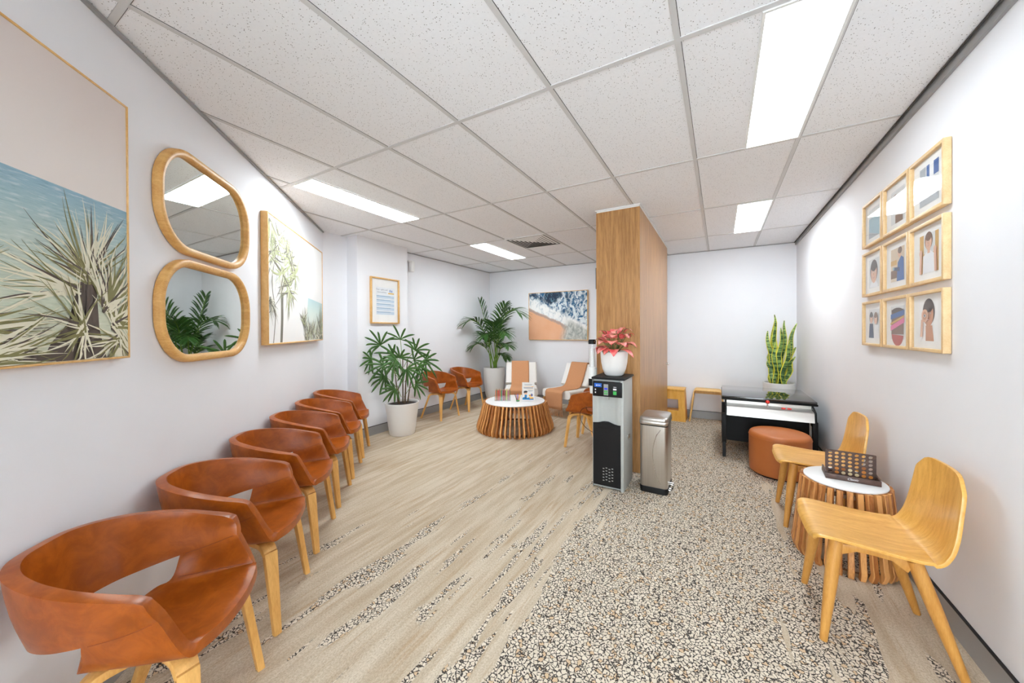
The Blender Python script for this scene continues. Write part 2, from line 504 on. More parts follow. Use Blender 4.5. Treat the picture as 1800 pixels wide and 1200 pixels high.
wf = MB()
wf.box(XF-.12, XR+.12, YF-.12, YF, 2.45, H+.1).box(XF-.12, XF+.10, YF-.12, YF, -.05, 2.45).box(XR-.10, XR+.12, YF-.12, YF, -.05, 2.45).box(XF+.10, XR-.10, YF-.12, YF, -.05, .05)
struct('wall_front', wf, M_wall, 'white painted wall around the added fill glazing behind the camera', 'wall')
wn = thing('added_window_1', 'tall unseen glazing added behind the camera for fill light', 'window', ((XF+XR)/2, YF-.06, .05)); wn['kind'] = 'structure'  # unseen opening, added to let in fill light
hw = (XR-XF)/2-.10
frame_ = MB().box(-hw, -hw+.05, -.03, .03, 0, 2.4).box(hw-.05, hw, -.03, .03, 0, 2.4).box(-hw+.05, hw-.05, -.03, .03, 0, .05).box(-hw+.05, hw-.05, -.03, .03, 2.35, 2.4).box(-.02, .02, -.03, .03, .05, 2.35)
frame_.build('added_window_frame', M_white, wn)
MB().add([(-hw+.05, 0, .05), (hw-.05, 0, .05), (hw-.05, 0, 2.35), (-hw+.05, 0, 2.35)], [(0, 1, 2, 3)], 0, False).build('pane', M_glass, wn)
struct('wall_pier', MB().box(XL-0.05, XP, 2.905, 3.735, 0, H), M_wall, 'white wall pier carrying the framed certificate', 'wall')
POLY = [(XR, YF), (XR, YB), (XL, YB), (XL, CD-XL), (XF, CD-XF), (XF, YF)]
struct('floor', MB().prism(POLY, -0.04, 0.0), M_carpet, 'beige carpet with streaks of dark cracked pebble pattern', 'floor')
struct('ceiling', MB().prism(POLY, H, H+0.04), M_ceil, 'speckled white ceiling tiles in a metal grid', 'ceiling')
# ceiling grid
GX, GY = -0.157, 1.628
g = MB()
for i in range(-7, 2):
    x = GX+0.6*i
    y0 = max(YF, CD-x) if x < XF else YF
    g.box(x-0.012, x+0.012, y0, YB, H-0.004, H)
    g.box(x+0.012, x+0.0145, y0, YB, H-0.0012, H, 1)  # solid dark strip painted as the shadow line beside the bar
for j in range(-3, 4):
    y = GY+1.2*j
    x0 = max(XL, CD-y) if y > CD-XF else XF
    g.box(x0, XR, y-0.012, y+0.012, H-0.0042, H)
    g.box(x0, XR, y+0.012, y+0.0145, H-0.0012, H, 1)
struct('trim_1', g, [M_tbar, M_gap_shade], 'light grey metal grid holding the ceiling tiles', 'ceiling grid')
struct('trim_2', MB().box(XR-0.016, XR, YF, YB, H-0.045, H-0.0045).box(XR-0.03, XR-0.022, YF, YB, H-0.012, H-0.0045, 1), [M_angle, M_gap_shade], 'grey metal angle where the right wall meets the ceiling', 'trim')
d = MB(); d.T = Matrix.Rotation(math.radians(135), 4, 'Z')
d.box(1.15, 4.87, CD*-0.70711-0.014, CD*-0.70711, H-0.018, H-0.0045)
struct('trim_3', d, M_angle, 'grey metal angle where the left wall meets the ceiling', 'trim')
struct('trim_4', MB().box(XL, XR-0.03, YB-0.012, YB, H-0.012, H-0.0045).box(XL, XL+0.012, 3.735, YB-0.012, H-0.012, H-0.0045), M_angle, 'thin metal angle along the back walls', 'trim')
def skirting(name, mb, label):
    struct(name, mb, [M_base, M_black], label, 'skirting board')
BH = 0.115
skirting('baseboard_right', MB().box(XR-0.012, XR, YF, YB-0.012, 0, BH).box(XR-0.0125, XR, YF, YB-0.012, BH, BH+0.005, 1), 'grey skirting along the right wall')
skirting('baseboard_back', MB().box(XL, XR, YB-0.012, YB, 0, BH).box(XL, XR, YB-0.0125, YB, BH, BH+0.005, 1), 'grey skirting along the back wall')
skirting('baseboard_left', MB().box(XL, XL+0.012, 3.735, YB-0.012, 0, BH).box(XL, XL+0.0125, 3.735, YB-0.012, BH, BH+0.005, 1)
         .box(XP, XP+0.012, 2.895, 3.745, 0, BH).box(XP, XP+0.0125, 2.895, 3.745, BH, BH+0.005, 1), 'grey skirting along the far left wall and pier')
b = MB(); b.T = Matrix.Rotation(math.radians(135), 4, 'Z')
b.box(1.2, 4.87, CD*-0.70711-0.012, CD*-0.70711, 0, BH).box(1.2, 4.87, CD*-0.70711-0.0125, CD*-0.70711, BH, BH+0.005, 1)
skirting('baseboard_diagonal', b, 'grey skirting behind the row of six chairs')

# wood clad column
CX0, CX1, CY0, CY1 = -1.118, -0.682, 3.53, 5.55
c = MB()
c.box(CX0+0.002, CX1-0.002, CY0+0.002, CY1-0.002, 0.0, H-0.03, 0)
for x0, x1 in ((CX0, -0.839), (-0.836, CX1)):
    c.box(x0, x1, CY0, CY0+0.02, 0, H-0.034, 0)
for y0, y1 in ((CY0+0.0005, 4.5), (4.503, CY1)):
    c.box(CX1-0.02, CX1+0.0005, y0, y1, 0, H-0.034, 0)
c.box(CX0+0.005, CX1-0.005, CY0+0.005, CY1-0.005, H-0.034, H, 1)
c.box(CX0-0.006, CX1+0.006, CY0-0.008, CY1+0.006, H-0.016, H-0.0045, 1)
struct('wall_column', c, [M_veneer, M_white], 'wood panelled column behind the water cooler', 'column')

# ceiling lights
def light(x, y, label, m=None):
    t = thing('ceiling_light', label, 'ceiling light', (x+0.144, y+0.6, H-0.006), 0, 'recessed ceiling light panels')
    fr = MB()
    w, l = 0.15, 0.588
    for a in ((-w, -w+0.012, -l, l), (w-0.012, w, -l, l), (-w+0.012, w-0.012, -l, -l+0.012), (-w+0.012, w-0.012, l-0.012, l)):
        fr.box(*a, -0.004, 0.004)
    fr.build('light_frame', M_white, t)
    MB().box(-w+0.012, w-0.012, -l+0.012, l-0.012, -0.001, 0.003).build('diffuser', m or M_panel, t)
light(-3.165+0.0, GY, 'long lit ceiling panel nearest the left wall')
light(-3.165, GY+2.4, 'small-looking lit ceiling panel near the back, beside the air vent')
light(0.152, GY, 'large lit ceiling panel at top right of the photo', M_panel_dimmed)
light(0.152, GY+2.4, 'lit ceiling panel at the far right, in front of the back wall')

# air diffuser
t = thing('air_vent', 'square metal air vent in the ceiling left of the wood column', 'vent', (-2.26, GY+2.4+0.3, H-0.005), 0)
f = MB()
for a_ in ((-.30, -.285, -.30, .30), (.285, .30, -.30, .30), (-.285, .285, -.30, -.285), (-.285, .285, .285, .30)):
    f.box(*a_, -.006, .004)
for k in range(6):
    a0 = .262-.044*k; a1 = max(a0-.024, .004)
    o_ = [(-a0, -a0), (a0, -a0), (a0, a0), (-a0, a0)]; i_ = [(-a1, -a1), (a1, -a1), (a1, a1), (-a1, a1)]
    vs = [(p[0], p[1], -.0022) for p in o_]+[(p[0], p[1], -.0075) for p in i_]
    f.add(vs, [(q, (q+1) % 4, 4+(q+1) % 4, 4+q) for q in range(4)], 0, False)
f.build('louvre', M_white, t)
MB().box(-0.284, 0.284, -0.284, 0.284, -0.0018, 0.004).build('vent_opening', M_blackmat, t)

# ------------------------------------------------------------------ tan leather tub chairs
def make_tub_chair():
    rim = np.array([(0, .035, .727), (.085, .045, .727), (.158, .092, .720), (.212, .17, .707), (.245, .265, .687), (.251, .36, .662), (.247, .447, .640)])
    low = np.array([(0, .085, .50), (.075, .095, .50), (.14, .13, .503), (.185, .20, .512), (.21, .29, .528), (.225, .39, .548), (.230, .470, .573)])
    rim = rim*V(.955, 1, 1); low = low*V(.955, 1, 1)
    mir = lambda P: np.vstack([(P*V(-1, 1, 1))[:0:-1], P])
    rimf, lowf = mir(rim), mir(low)                  # left tip .. back .. right tip: 13 points
    K = 6; NR = 6
    def col(t):
        a, b_ = crom(rimf, t), crom(lowf, t)
        dd = max(0, (abs(t-6)-5.6)/.4)
        a = a+V(0, 0, -.007*dd*dd)
        rows = []
        for i in range(NR+1):
            u = i/NR
            p = a*(1-u)+b_*u
            out = unit(V(p[0], p[1]-0.3, 0))
            rows.append(p+out*0.006*math.sin(PI*u))
        return rows
    mb = MB()
    ts = np.linspace(2, 10, 8*K+1)
    B = np.array([col(t) for t in ts])
    mb.grid(B)
    # U-shaped front: side, seat, side
    side = np.array([(.179, .275, .455), (.195, .39, .452), (.208, .527, .452)])
    seat1 = np.array([(.150, .235, .428), (.158, .40, .428), (.168, .552, .440)])
    seat2 = np.array([(.075, .212, .420), (.08, .40, .418), (.088, .567, .430)])
    seat3 = np.array([(0, .206, .419), (0, .40, .416), (0, .572, .427)])
    rows = []
    ns = 2*K
    seams = {'mid': [], 'low': []}
    for k in range(ns+1):
        s_ = k/K
        cR = col(10+s_)                              # rim -> low on the right
        lowp = cR[-1]
        ctrl = [lowp-(cR[-2]-lowp)*0+0, crom(side, s_), crom(seat1, s_), crom(seat2, s_), crom(seat3, s_)]
        full = ctrl+[c_*V(-1, 1, 1) for c_ in ctrl[-2::-1]]
        P = [cR[i] for i in range(NR)]
        q = curve(full, 6)
        L = [p_*V(-1, 1, 1) for p_ in P[::-1]]
        rows.append(P+list(q)+L)
        seams['mid'].append(lowp); seams['low'].append(crom(side, s_))
    R = np.array(rows)
    mb.grid(R)
    o = mb.build('seat_shell', M_leather, None, weld=0.0008, angle=0)
    md = o.modifiers.new('s', 'SOLIDIFY'); md.thickness = 0.034; md.offset = 0; md.use_even_offset = False
    md = o.modifiers.new('b', 'BEVEL'); md.width = 0.014; md.segments = 4; md.limit_method = 'ANGLE'; md.angle_limit = math.radians(50)
    bake(o)
    for p in o.data.polygons: p.use_smooth = True
    t = thing('tub_chair', '', 'chair')
    o.parent = t
    # stitched seams: along the wrap and at the seat crease
    for ks, row in (('mid', NR), ('low', NR+6)):
        for sg in (1, -1):
            P = R[:, row] if sg == 1 else R[:, R.shape[1]-1-row]
            P2 = R[:, row+1] if sg == 1 else R[:, R.shape[1]-2-row]
            P0_ = R[:, row-1] if sg == 1 else R[:, R.shape[1]-row]
            P, P2, P0_ = P[1:-1], P2[1:-1], P0_[1:-1]
            sm = MB()
            for off in ((0.0175, -0.0175) if ks == 'mid' else (0.0175,)):
                pts = []
                for i in range(len(P)):
                    tt = P[min(i+1, len(P)-1)]-P[max(i-1, 0)]
                    n = unit(np.cross(tt, P2[i]-P0_[i]))
                    if n@V(-sg, 0, 0.3) < 0: n = -n      # inwards
                    pts.append(P[i]+n*off)
                sm.tube(pts, 0.0011, 6)
            sm.build('seam', M_seam, t)
    # bent plywood legs
    def leg(path, sg, back):
        path = np.array(path)*V(sg, 1, 1)
        P = curve(path, 6)
        n = len(P)
        L = np.concatenate([[0], np.cumsum(np.linalg.norm(np.diff(P, axis=0), axis=1))]); L /= L[-1]
        hd = unit(V(path[-1][0]-path[0][0], path[-1][1]-path[0][1], 0))
        sd = V(-hd[1], hd[0], 0)
        w = lambda i: 0.058-0.027*max(0, (L[i]-0.35)/0.65)
        MBl = MB().sweep(P, lambda i: rsec(w(i), 0.026, 0.004, 2), sd)
        MBl.build('leg', M_oakleg, t)
    for sg in (1, -1):
        leg([(.03, .33, .386), (.10, .42, .386), (.145, .475, .384), (.168, .500, .358), (.176, .508, .32), (.213, .545, 0.0)], sg, False)
        leg([(.03, .38, .386), (.10, .32, .386), (.145, .275, .384), (.168, .252, .358), (.174, .243, .32), (.213, .125, 0.0)], sg, True)
    return t
tub = make_tub_chair()
grp = 'tan leather tub chairs with oak legs'
rows_l = ['nearest tan leather tub chair, largest in the bottom left corner',
          'second tan leather tub chair from the camera in the row along the left wall',
          'third tan leather tub chair from the camera in the row along the left wall',
          'fourth tan leather tub chair from the camera in the row along the left wall',
          'fifth tan leather tub chair from the camera in the row along the left wall',
          'sixth tan leather tub chair, at the far end of the left wall row']
first = True
def place_tub(loc, rz, label):
    global first
    if first:
        first = False
        tub.location = loc; tub.rotation_euler = (0, 0, rz); tub['label'] = label; tub['group'] = grp
        return tub
    return dup(tub, loc, rz, label, grp)
S2 = 2**-0.5
for a, lb in zip((1.488, 2.085, 2.70, 3.288, 3.85, 4.41), rows_l):
    p = -1.2095
    place_tub(((p-a)*S2, (p+a)*S2, 0), math.radians(-45), lb)
place_tub((-4.315, 4.31, 0), math.radians(-90), 'tan leather tub chair against the far left wall, half behind the tall leafy palm')
place_tub((-4.315, 5.00, 0), math.radians(-90), 'tan leather tub chair against the far left wall, next to the tall white planter')
place_tub((-1.083, 4.115, 0), math.radians(90), 'tan leather tub chair seen side-on, just left of the water cooler')
place_tub((-1.083, 4.72, 0), math.radians(90), 'tan leather tub chair mostly hidden behind the side-on chair by the water cooler')

# ------------------------------------------------------------------ honey oak chairs, right wall
def make_oak_chair():
    t = thing('plywood_chair', '', 'chair')
    prof = [(.582, .428), (.566, .447), (.53, .456), (.42, .449), (.30, .441), (.215, .441), (.165, .455), (.132, .492), (.112, .56), (.098, .65), (.086, .74), (.079, .805)]
    half = [.180, .196, .203, .203, .207, .212, .214, .214, .209, .199, .188, .160]
    P = curve([(0, a, b) for a, b in prof], 5); Wd = curve([(h, 0, 0) for h in half], 5)[:, 0]
    n = len(P); nu = 15
    G = []
    for i in range(n):
        L = []
        for j in range(nu):
            u = -1+2*j/(nu-1)
            tI = i/(n-1)
            dish = 0.010*(u*u)*(1 if tI < .5 else 0) + 0.0
            bow = 0.018*(u*u) if tI > .62 else 0.018*(u*u)*max(0, (tI-.45)/.17)
            p = P[i]+V(u*Wd[i], bow, dish)
            # rounded top corners of the back and the front corners
            if tI > 0.90:
                p[2] -= 0.035*abs(u)**6*((tI-.90)/.10)
            if tI < 0.08:
                p[1] -= 0.02*abs(u)**6*(1-tI/.08)
            L.append(p)
        G.append(L)
    o = MB().grid(np.array(G)).build('seat_shell', M_oak, None, angle=0)
    md = o.modifiers.new('s', 'SOLIDIFY'); md.thickness = 0.013; md.offset = 0
    md = o.modifiers.new('b', 'BEVEL'); md.width = 0.004; md.segments = 2; md.limit_method = 'ANGLE'; md.angle_limit = math.radians(50)
    bake(o)
    for p in o.data.polygons: p.use_smooth = True
    o.parent = t
    def leg(a, b):
        a, b = V(*a), V(*b)
        Q = np.array([a*(1-s_)+b*s_ for s_ in np.linspace(0, 1, 8)])
        rr = [0.026, .026, .0255, .0245, .022, .0195, .017, .0145]
        MB().tube(Q, lambda i: rr[i], 14).build('leg', M_oakchairleg, t)
    for sg in (1, -1):
        leg((sg*.150, .485, .440), (sg*.205, .540, 0))
        leg((sg*.158, .235, .428), (sg*.203, .100, 0))
        # side rail joining front and rear leg under the seat
        r_ = MB()
        r_.sweep([(sg*.152, .48, .405), (sg*.154, .42, .424), (sg*.155, .36, .424), (sg*.156, .30, .42), (sg*.157, .245, .395)], lambda i: rsec(0.022, [.052, .028, .026, .028, .05][i], .004, 2), V(1, 0, 0))
        r_.build('side_rail', M_oakchairleg, t)
    MB().sweep([(-.15, .44, .424), (.15, .44, .424)], rsec(.04, .02, .003, 2), V(0, 1, 0)).build('cross_rail', M_oakchairleg, t)
    return t
oc = make_oak_chair()
oc.location = (XR, 2.232, 0); oc.rotation_euler = (0, 0, math.radians(90))
tag(oc, 'honey oak plywood chair nearest the camera, in front of the round slatted side table', None, 'armless oak plywood chairs')
dup(oc, (XR, 3.27, 0), math.radians(90), 'honey oak plywood chair farther back, between the round side table and the leather pouf')

# ------------------------------------------------------------------ slatted drum tables
def drum(name, label, cx, cy, rt, rb, h, n, sw, sd, tuck):
    t = thing(name, label, 'table', (cx, cy, 0))
    s_ = MB()
    for k in range(n):
        a = 2*PI*k/n
        e = V(math.cos(a), math.sin(a), 0); sdv = V(-e[1], e[0], 0)
        pr = [(rt, h-0.012), (rt+(rb-rt)*.5, h*.5), (rb-0.006, 0.075), (rb, 0.05), (rb-0.006, 0.028), (rb-tuck, 0.0)]
        s_.sweep([e*r+V(0, 0, z) for r, z in pr], rsec(sw, sd, 0.003, 1), sdv)
    s_.build('slatted_base', M_slat, t)
    for r, z in ((rt-sd*.6, h-0.05), (rb-tuck-sd*.4, 0.012)):
        MB().lathe([(r-0.02, z-0.01), (r, z-0.01), (r, z+0.01), (r-0.02, z+0.01), (r-0.02, z-0.01)], 48).build('inner_ring', M_dark_and_shaded_wood, t)
    R = rt-sd*.1
    MB().lathe([(0.001, h-0.012), (R-.004, h-0.012), (R, h-0.009), (R, h-0.003), (R-.004, h), (0.001, h)], 72).build('tabletop', M_whitetop, t)
    return t
drum('coffee_table', 'low round coffee table with white top and tapered wooden slats, in the lounge corner', -2.57, 4.32, .428, .525, .40, 54, .022, .055, .035)
drum('side_table', 'small round slatted side table with white top between the two oak chairs', .668, 2.838, .200, .246, .482, 30, .027, .030, .02)

# ------------------------------------------------------------------ leather pouf
t = thing('pouf', 'round tan vinyl pouf in front of the black arcade table', 'pouf', (.505, 4.185, 0))
r_, h_ = .252, .425
pr = [(0.001, 0.012), (r_-.02, 0.012), (r_-.006, .02), (r_-.002, .05), (r_, .2), (r_, h_-.075)]
pr += [(r_-.035+.035*math.cos(a), h_-.065+.04*math.sin(a)) for a in np.linspace(0, PI/2, 8)]
pr += [(r_*.7, h_-.018), (r_*.4, h_-.012), (0.001, h_-.010)]
MB().lathe(pr, 72).build('cushion_body', M_pouf, t)
MB().lathe([(0.001, 0), (r_-.03, 0), (r_-.03, .012), (0.001, .012)], 48).build('base', M_black, t)
pp = [(r_+.0008)*V(math.cos(a), math.sin(a), 0)+V(0, 0, h_-.068) for a in np.linspace(0, 2*PI, 73)]
MB().tube(pp, 0.0022, 6, caps=False).build('seam', M_pouf, t)

# ------------------------------------------------------------------ water cooler
t = thing('water_cooler', 'silver and black floor-standing water cooler carrying the red plant', 'water cooler', (-.86, 3.03, 0))
w = .138
bd = MB()
bd.box(-w, w, 0.03, .345, 0.0, .965, 0, .008)                       # carcass
bd.build('cabinet', M_silver, t)
# silver front with recessed tap bay
fr = MB()
nu, nv = 24, 16
G = []
for i in range(nv+1):
    z = .575+(.815-.575)*i/nv
    L = []
    for j in range(nu+1):
        u = -1+2*j/nu
        bay = max(0, 1-abs(u/.62)**4) if abs(u) < .62 else 0
        y = 0.004+0.024*bay
        L.append((u*(w-.004), y, z))
    G.append(L)
fr.grid(np.array(G))
fr.box(-w, -w+.004, 0.004, .03, .0, .965).box(w-.028, w, 0.0, .032, .0, .965, 0, .006).box(-w+.004, w-.028, .028, .034, .56, .83)
fr.build('tap_bay', M_silver, t)
dp = MB()
top = [(-w+.006, .578), (-w*.55, .584), (-w*.3, .592), (0.0, .592), (w*.25, .580), (w*.5, .571), (w-.03, .570)]
vs = [(x, -.002, z) for x, z in top]+[(w-.03, -.002, .03), (-w+.006, -.002, .03)]
vb = [(x, .03, z) for x, _, z in vs]
n = len(vs)
dp.add(vs+vb, [tuple(range(n))]+[tuple(range(2*n-1, n-1, -1))]+[(i, i+n, (i+1) % n+n, (i+1) % n) for i in range(n)], 0, False)
dp.build('lower_door', M_black, t)
sl = MB()
for r0 in range(4):
    for c0 in range(5):
        x = -.045+.026*r0; z = .075+.026*c0+(.008 if r0 % 2 else 0)
        sl.box(x, x+.014, -.0035, -.0018, z, z+.006)
sl.build('vent_slots', M_silver, t)
MB().box(-.085, .06, -.004, -.0018, .535, .54).build('grip_line', M_blackmat, t)
MB().box(-w+.004, w-.012, -.006, .03, .815, .945, 0, .004).build('control_panel', M_black, t)
MB().box(-w-.006, w+.012, -.014, .35, .965, .985, 0, .006).build('top_plate', M_black, t)
pnl = MB().box(-.118, -.052, -.0075, -.005, .897, .93)
lb = pnl.build('blue_label', M_blue, t)
MB().add([(-.098+.0055*math.cos(a)*(1 if math.sin(a) < .3 else .55), -.0079, .9125+.0065*math.sin(a)) for a in np.linspace(0, 2*PI, 20, endpoint=False)], [tuple(range(20))], 0, False).build('label_mark', M_whiteink, lb)
MB().box(-.091, -.062, -.0079, -.0074, .911, .916).build('label_line', M_whiteink, lb)
kp = MB().box(-.034, .006, -.0075, -.005, .828, .925).build('key_panel', M_greybtn, t)
MB().box(-.028, 0, -.009, -.0072, .878, .893).build('display', M_lcd, kp)
for x in (-.028, -.012):
    for z in (.836, .856):
        MB().box(x, x+.012, -.009, -.0072, z, z+.014).build('button', M_green, kp)
for z, m_, nm in ((.878, M_whiteink, 'indicator'), (.838, M_green, 'button')):
    MB().box(.05, .078, -.009, -.005, z, z+(.014 if nm == 'indicator' else .03)).build(nm, m_, t)
MB().box(.052, .077, -.0072, -.0058, .902, .906).build('button_caption', M_whiteink, t)
for z in (.868, .842):
    MB().box(-.113, -.104, -.0075, -.0055, z, z+.012).build('icon', M_whiteink, t)
MB().lathe([(.001, 0), (.012, 0), (.012, .03), (.001, .03)], 16, 0, (0.0, .012, .79)).build('tap_spout', M_silver, t)
MB().box(w-.002, w+.004, .15, .22, .42, .46, 0, .004).build('side_handle', M_chrome, t)

# cup dispenser on the cooler's left side
t = thing('cup_dispenser', 'clear tube cup dispenser with black cap on the left side of the water cooler', 'cup dispenser', (-1.043, 3.16, .80))
MB().lathe([(.030, .24), (.030, .475)], 24).build('tube', M_acrylic, t)
MB().lathe([(.001, .470), (.034, .470), (.036, .50), (.030, .512), (.001, .512)], 24).build('cap', M_black, t)
MB().lathe([(.001, .15), (.034, .15), (.034, .26), (.030, .262), (.001, .262)], 24).build('collar', M_white, t)
MB().lathe([(.001, .085), (.033, .085), (.033, .15), (.001, .15)], 24).build('band', M_black, t)
cu = MB()
for k in range(9):
    cu.lathe([(.022, .262+k*.018), (.027, .285+k*.018)], 20)
cu.build('stacked_cups', M_white, t)
MB().lathe([(.001, .012), (.020, .012), (.026, .085)], 24).build('lowest_cup', M_white, t)
MB().box(.03, .044, -.012, .012, .10, .25).build('bracket', M_silver, t)

cab = MB()
cab.tube(curve([(-1.02, 3.372, .60), (-1.12, 3.37, .63), (-1.22, 3.37, .60), (-1.24, 3.37, .52), (-1.19, 3.37, .43), (-1.08, 3.372, .37), (-1.0, 3.372, .35)], 8), 0.0026, 8)
tag(cab.build('power_cable', M_black), 'thin black cable looping out behind the left side of the water cooler', 'cable')

# ------------------------------------------------------------------ pedal bin
t = thing('pedal_bin', 'slim brushed steel pedal bin beside the water cooler', 'bin', (-.50, 3.30, 0))
def rr_outline(hx, hy, r, k=6):
    out = []
    for cx, cy, a0 in ((hx-r, hy-r, 0), (-hx+r, hy-r, 90), (-hx+r, -hy+r, 180), (hx-r, -hy+r, 270)):
        for i in range(k+1):
            a = math.radians(a0+90*i/k)
            out.append((cx+r*math.cos(a), cy+r*math.sin(a)))
    return out
def loft(mb, levels, m=0, cap=True):
    P = [[(x, y, z) for x, y in rr_outline(hx, hy, r)] for hx, hy, r, z in levels]
    o = len(mb.v); k = len(P[0])
    mb.grid(np.array(P), m, True, True)
    if cap:
        mb.f.append(tuple(o+i for i in range(k-1, -1, -1))); mb.m.append(m); mb.s.append(False)
        o2 = o+(len(P)-1)*k
        mb.f.append(tuple(o2+i for i in range(k))); mb.m.append(m); mb.s.append(False)
    return mb
loft(MB(), [(.114, .150, .03, 0), (.116, .152, .032, .045), (.114, .150, .03, .05)]).build('base', M_black, t)
loft(MB(), [(.111, .147, .03, .05), (.113, .149, .03, .06), (.113, .149, .03, .575)]).build('body', M_steel, t)
loft(MB(), [(.112, .148, .03, .575), (.112, .148, .03, .585)]).build('rim', M_black, t)
loft(MB(), [(.116, .152, .033, .585), (.119, .155, .035, .595), (.119, .155, .035, .610), (.115, .151, .033, .617), (.117, .153, .034, .628), (.112, .148, .03, .645), (.10, .136, .028, .653)]).build('lid', M_steel, t)
ar = [(x, -.1495, z) for x, z in [(.058, .55), (.022, .49), (.000, .40), (-.004, .33), (.004, .25), (.024, .16), (.055, .085)]]
MB().tube(curve(ar, 6), .0028, 8).build('pressed_line', M_chrome, t)
pd = MB()
pd.tube(curve([(.112, -.05, .03), (.135, -.05, .028), (.15, -.05, .05), (.15, -.05, .075), (.135, -.05, .08), (.114, -.05, .078)], 5), .004, 8)
pd.tube(curve([(.112, -.09, .03), (.135, -.09, .028), (.15, -.09, .05), (.15, -.09, .075), (.135, -.09, .08), (.114, -.09, .078)], 5), .004, 8)
pd.tube([(.15, -.09, .06), (.15, -.05, .06)], .004, 8)
pd.build('pedal', M_chrome, t)

# ------------------------------------------------------------------ arcade table
t = thing('arcade_table', 'black cocktail arcade table with glossy glass top near the right wall', 'arcade table', (.44, 4.93, 0))
# local: x -.42...42, y -.45...43
gl = MB().box(-.42, .42, -.42, .42, .640, .662, 0, .006)
gl.build('glass_top', M_glossblack, t)
MB().box(-.425, .425, -.425, .425, .618, .6395, 0, .006).build('top_frame', M_blackmat, t)
MB().box(-.375, .375, -.30, .38, .14, .617).build('cabinet', M_blackmat, t)
MB().box(-.38, .38, -.36, -.30, .585, .617).box(-.38, .38, -.385, -.36, .580, .612).build('panel_back', M_steelp, t)
cp = MB()
prof = [(-.36, .585), (-.385, .583), (-.50, .572), (-.525, .565), (-.532, .552), (-.548, .475), (-.53, .475), (-.30, .49), (-.30, .585)]
vs = [(x, y, z) for x in (-.375, .375) for y, z in prof]; k = len(prof)
cp.add(vs, [tuple(range(k)), tuple(range(2*k-1, k-1, -1))]+[(i, k+i, k+(i+1) % k, (i+1) % k) for i in range(k)], 0, False)
cp.build('control_panel', M_steelp, t)
for sg in (-1, 1):
    pl = MB()
    q = [(-.30, .617), (-.40, .617), (-.535, .575), (-.556, .468), (-.53, .462), (-.30, .48)]
    x0, x1 = sorted((sg*.376, sg*.392))
    vs = [(x, y, z) for x in (x0, x1) for y, z in q]; k = len(q)
    pl.add(vs, [tuple(range(k)), tuple(range(2*k-1, k-1, -1))]+[(i, k+i, k+(i+1) % k, (i+1) % k) for i in range(k)], 0, False)
    pl.build('panel_end', M_blackmat, t)
    for y in (-.385, .30):
        lg = MB()
        if y < 0:
            lg.box(sg*.40-.022, sg*.40+.022, -.44, -.39, .14, .46, 0, .004).box(sg*.40-.015, sg*.40+.015, -.42, -.30, .40, .45)
            lg.sweep([(sg*.40, -.415, .15), (sg*.40, -.425, .09), (sg*.40, -.46, .05), (sg*.40, -.48, .0)], rsec(.034, .05, .005, 2), V(1, 0, 0))
        else:
            lg.box(sg*.40-.022, sg*.40+.022, y-.03, y+.03, 0, .46, 0, .004)
        lg.build('leg', M_black, t)
j = MB().tube([(0, -.45, .575), (0, -.45, .62)], .006, 10).lathe([(.001, .0), (.022, .0), (.022, .004), (.001, .005)], 20, 0, (0, -.45, .578)).build('joystick', M_chrome, t)
MB().ball((0, -.45, .632), .019, 20, 12).build('knob', M_red, j)
for x in (.135, .185):
    MB().lathe([(.001, .0), (.019, 0), (.019, .008), (.014, .012), (.001, .012)], 22, 0, (x, -.46, .576)).build('button', M_red, t)

# ------------------------------------------------------------------ stools by the back wall
t = thing('step_stool', 'yellow wooden stool with a cut-out front panel behind the wood column', 'stool', (-.66, 5.96, 0))
pf = MB()
# front panel with opening, slightly tapering
def plate(mb, outer, inner, y0, y1, m=0):
    n = len(outer)
    vs = [(x, y0, z) for x, z in outer]+[(x, y0, z) for x, z in inner]+[(x, y1, z) for x, z in outer]+[(x, y1, z) for x, z in inner]
    fs = []
    for i in range(n):
        k = (i+1) % n
        fs += [(i, k, n+k, n+i), (2*n+i, 3*n+i, 3*n+k, 2*n+k), (i, 2*n+i, 2*n+k, k), (n+i, n+k, 3*n+k, 3*n+i)]
    mb.add(vs, fs, m, False)
plate(pf, [(-.205, 0), (.205, 0), (.185, .47), (-.185, .47)], [(-.11, .165), (.105, .165), (.10, .335), (-.105, .335)], -.155, -.135)
pf.build('front_panel', M_yellowwood, t)
for sg in (-1, 1):
    s_ = MB()
    vs = [(sg*.206, -.135, 0), (sg*.206, .16, 0), (sg*.186, .12, .47), (sg*.186, -.135, .47)]
    vi = [(x-sg*.02, y, z) for x, y, z in vs]
    s_.add(vs+vi, [(0, 1, 2, 3), (7, 6, 5, 4)]+[(i, i+4, (i+1) % 4+4, (i+1) % 4) for i in range(4)], 0, False)
    s_.build('side_panel', M_yellowwood, t)
MB().box(-.19, .19, -.165, .13, .47, .492, 0, .006).build('seat', M_yellowwood, t)
MB().box(-.184, .184, -.134, .09, .13, .15).build('shelf', M_yellowwood, t)
t = thing('bentwood_stool', 'pale bent plywood stool with splayed sides against the back wall', 'stool', (-.165, 6.03, 0))
pth = curve([(-.245, 0, 0), (-.215, 0, .22), (-.185, 0, .44), (-.172, 0, .470), (-.145, 0, .480), (0, 0, .480), (.145, 0, .480), (.172, 0, .470), (.185, 0, .44), (.215, 0, .22), (.245, 0, 0)], 6)
MB().sweep(pth, rsec(.26, .018, .003, 2), V(0, 1, 0)).build('bent_shell', M_stoolwood, t)
MB().box(-.18, .18, .095, .112, .40, .46).build('cross_rail', M_stoolwood, t)

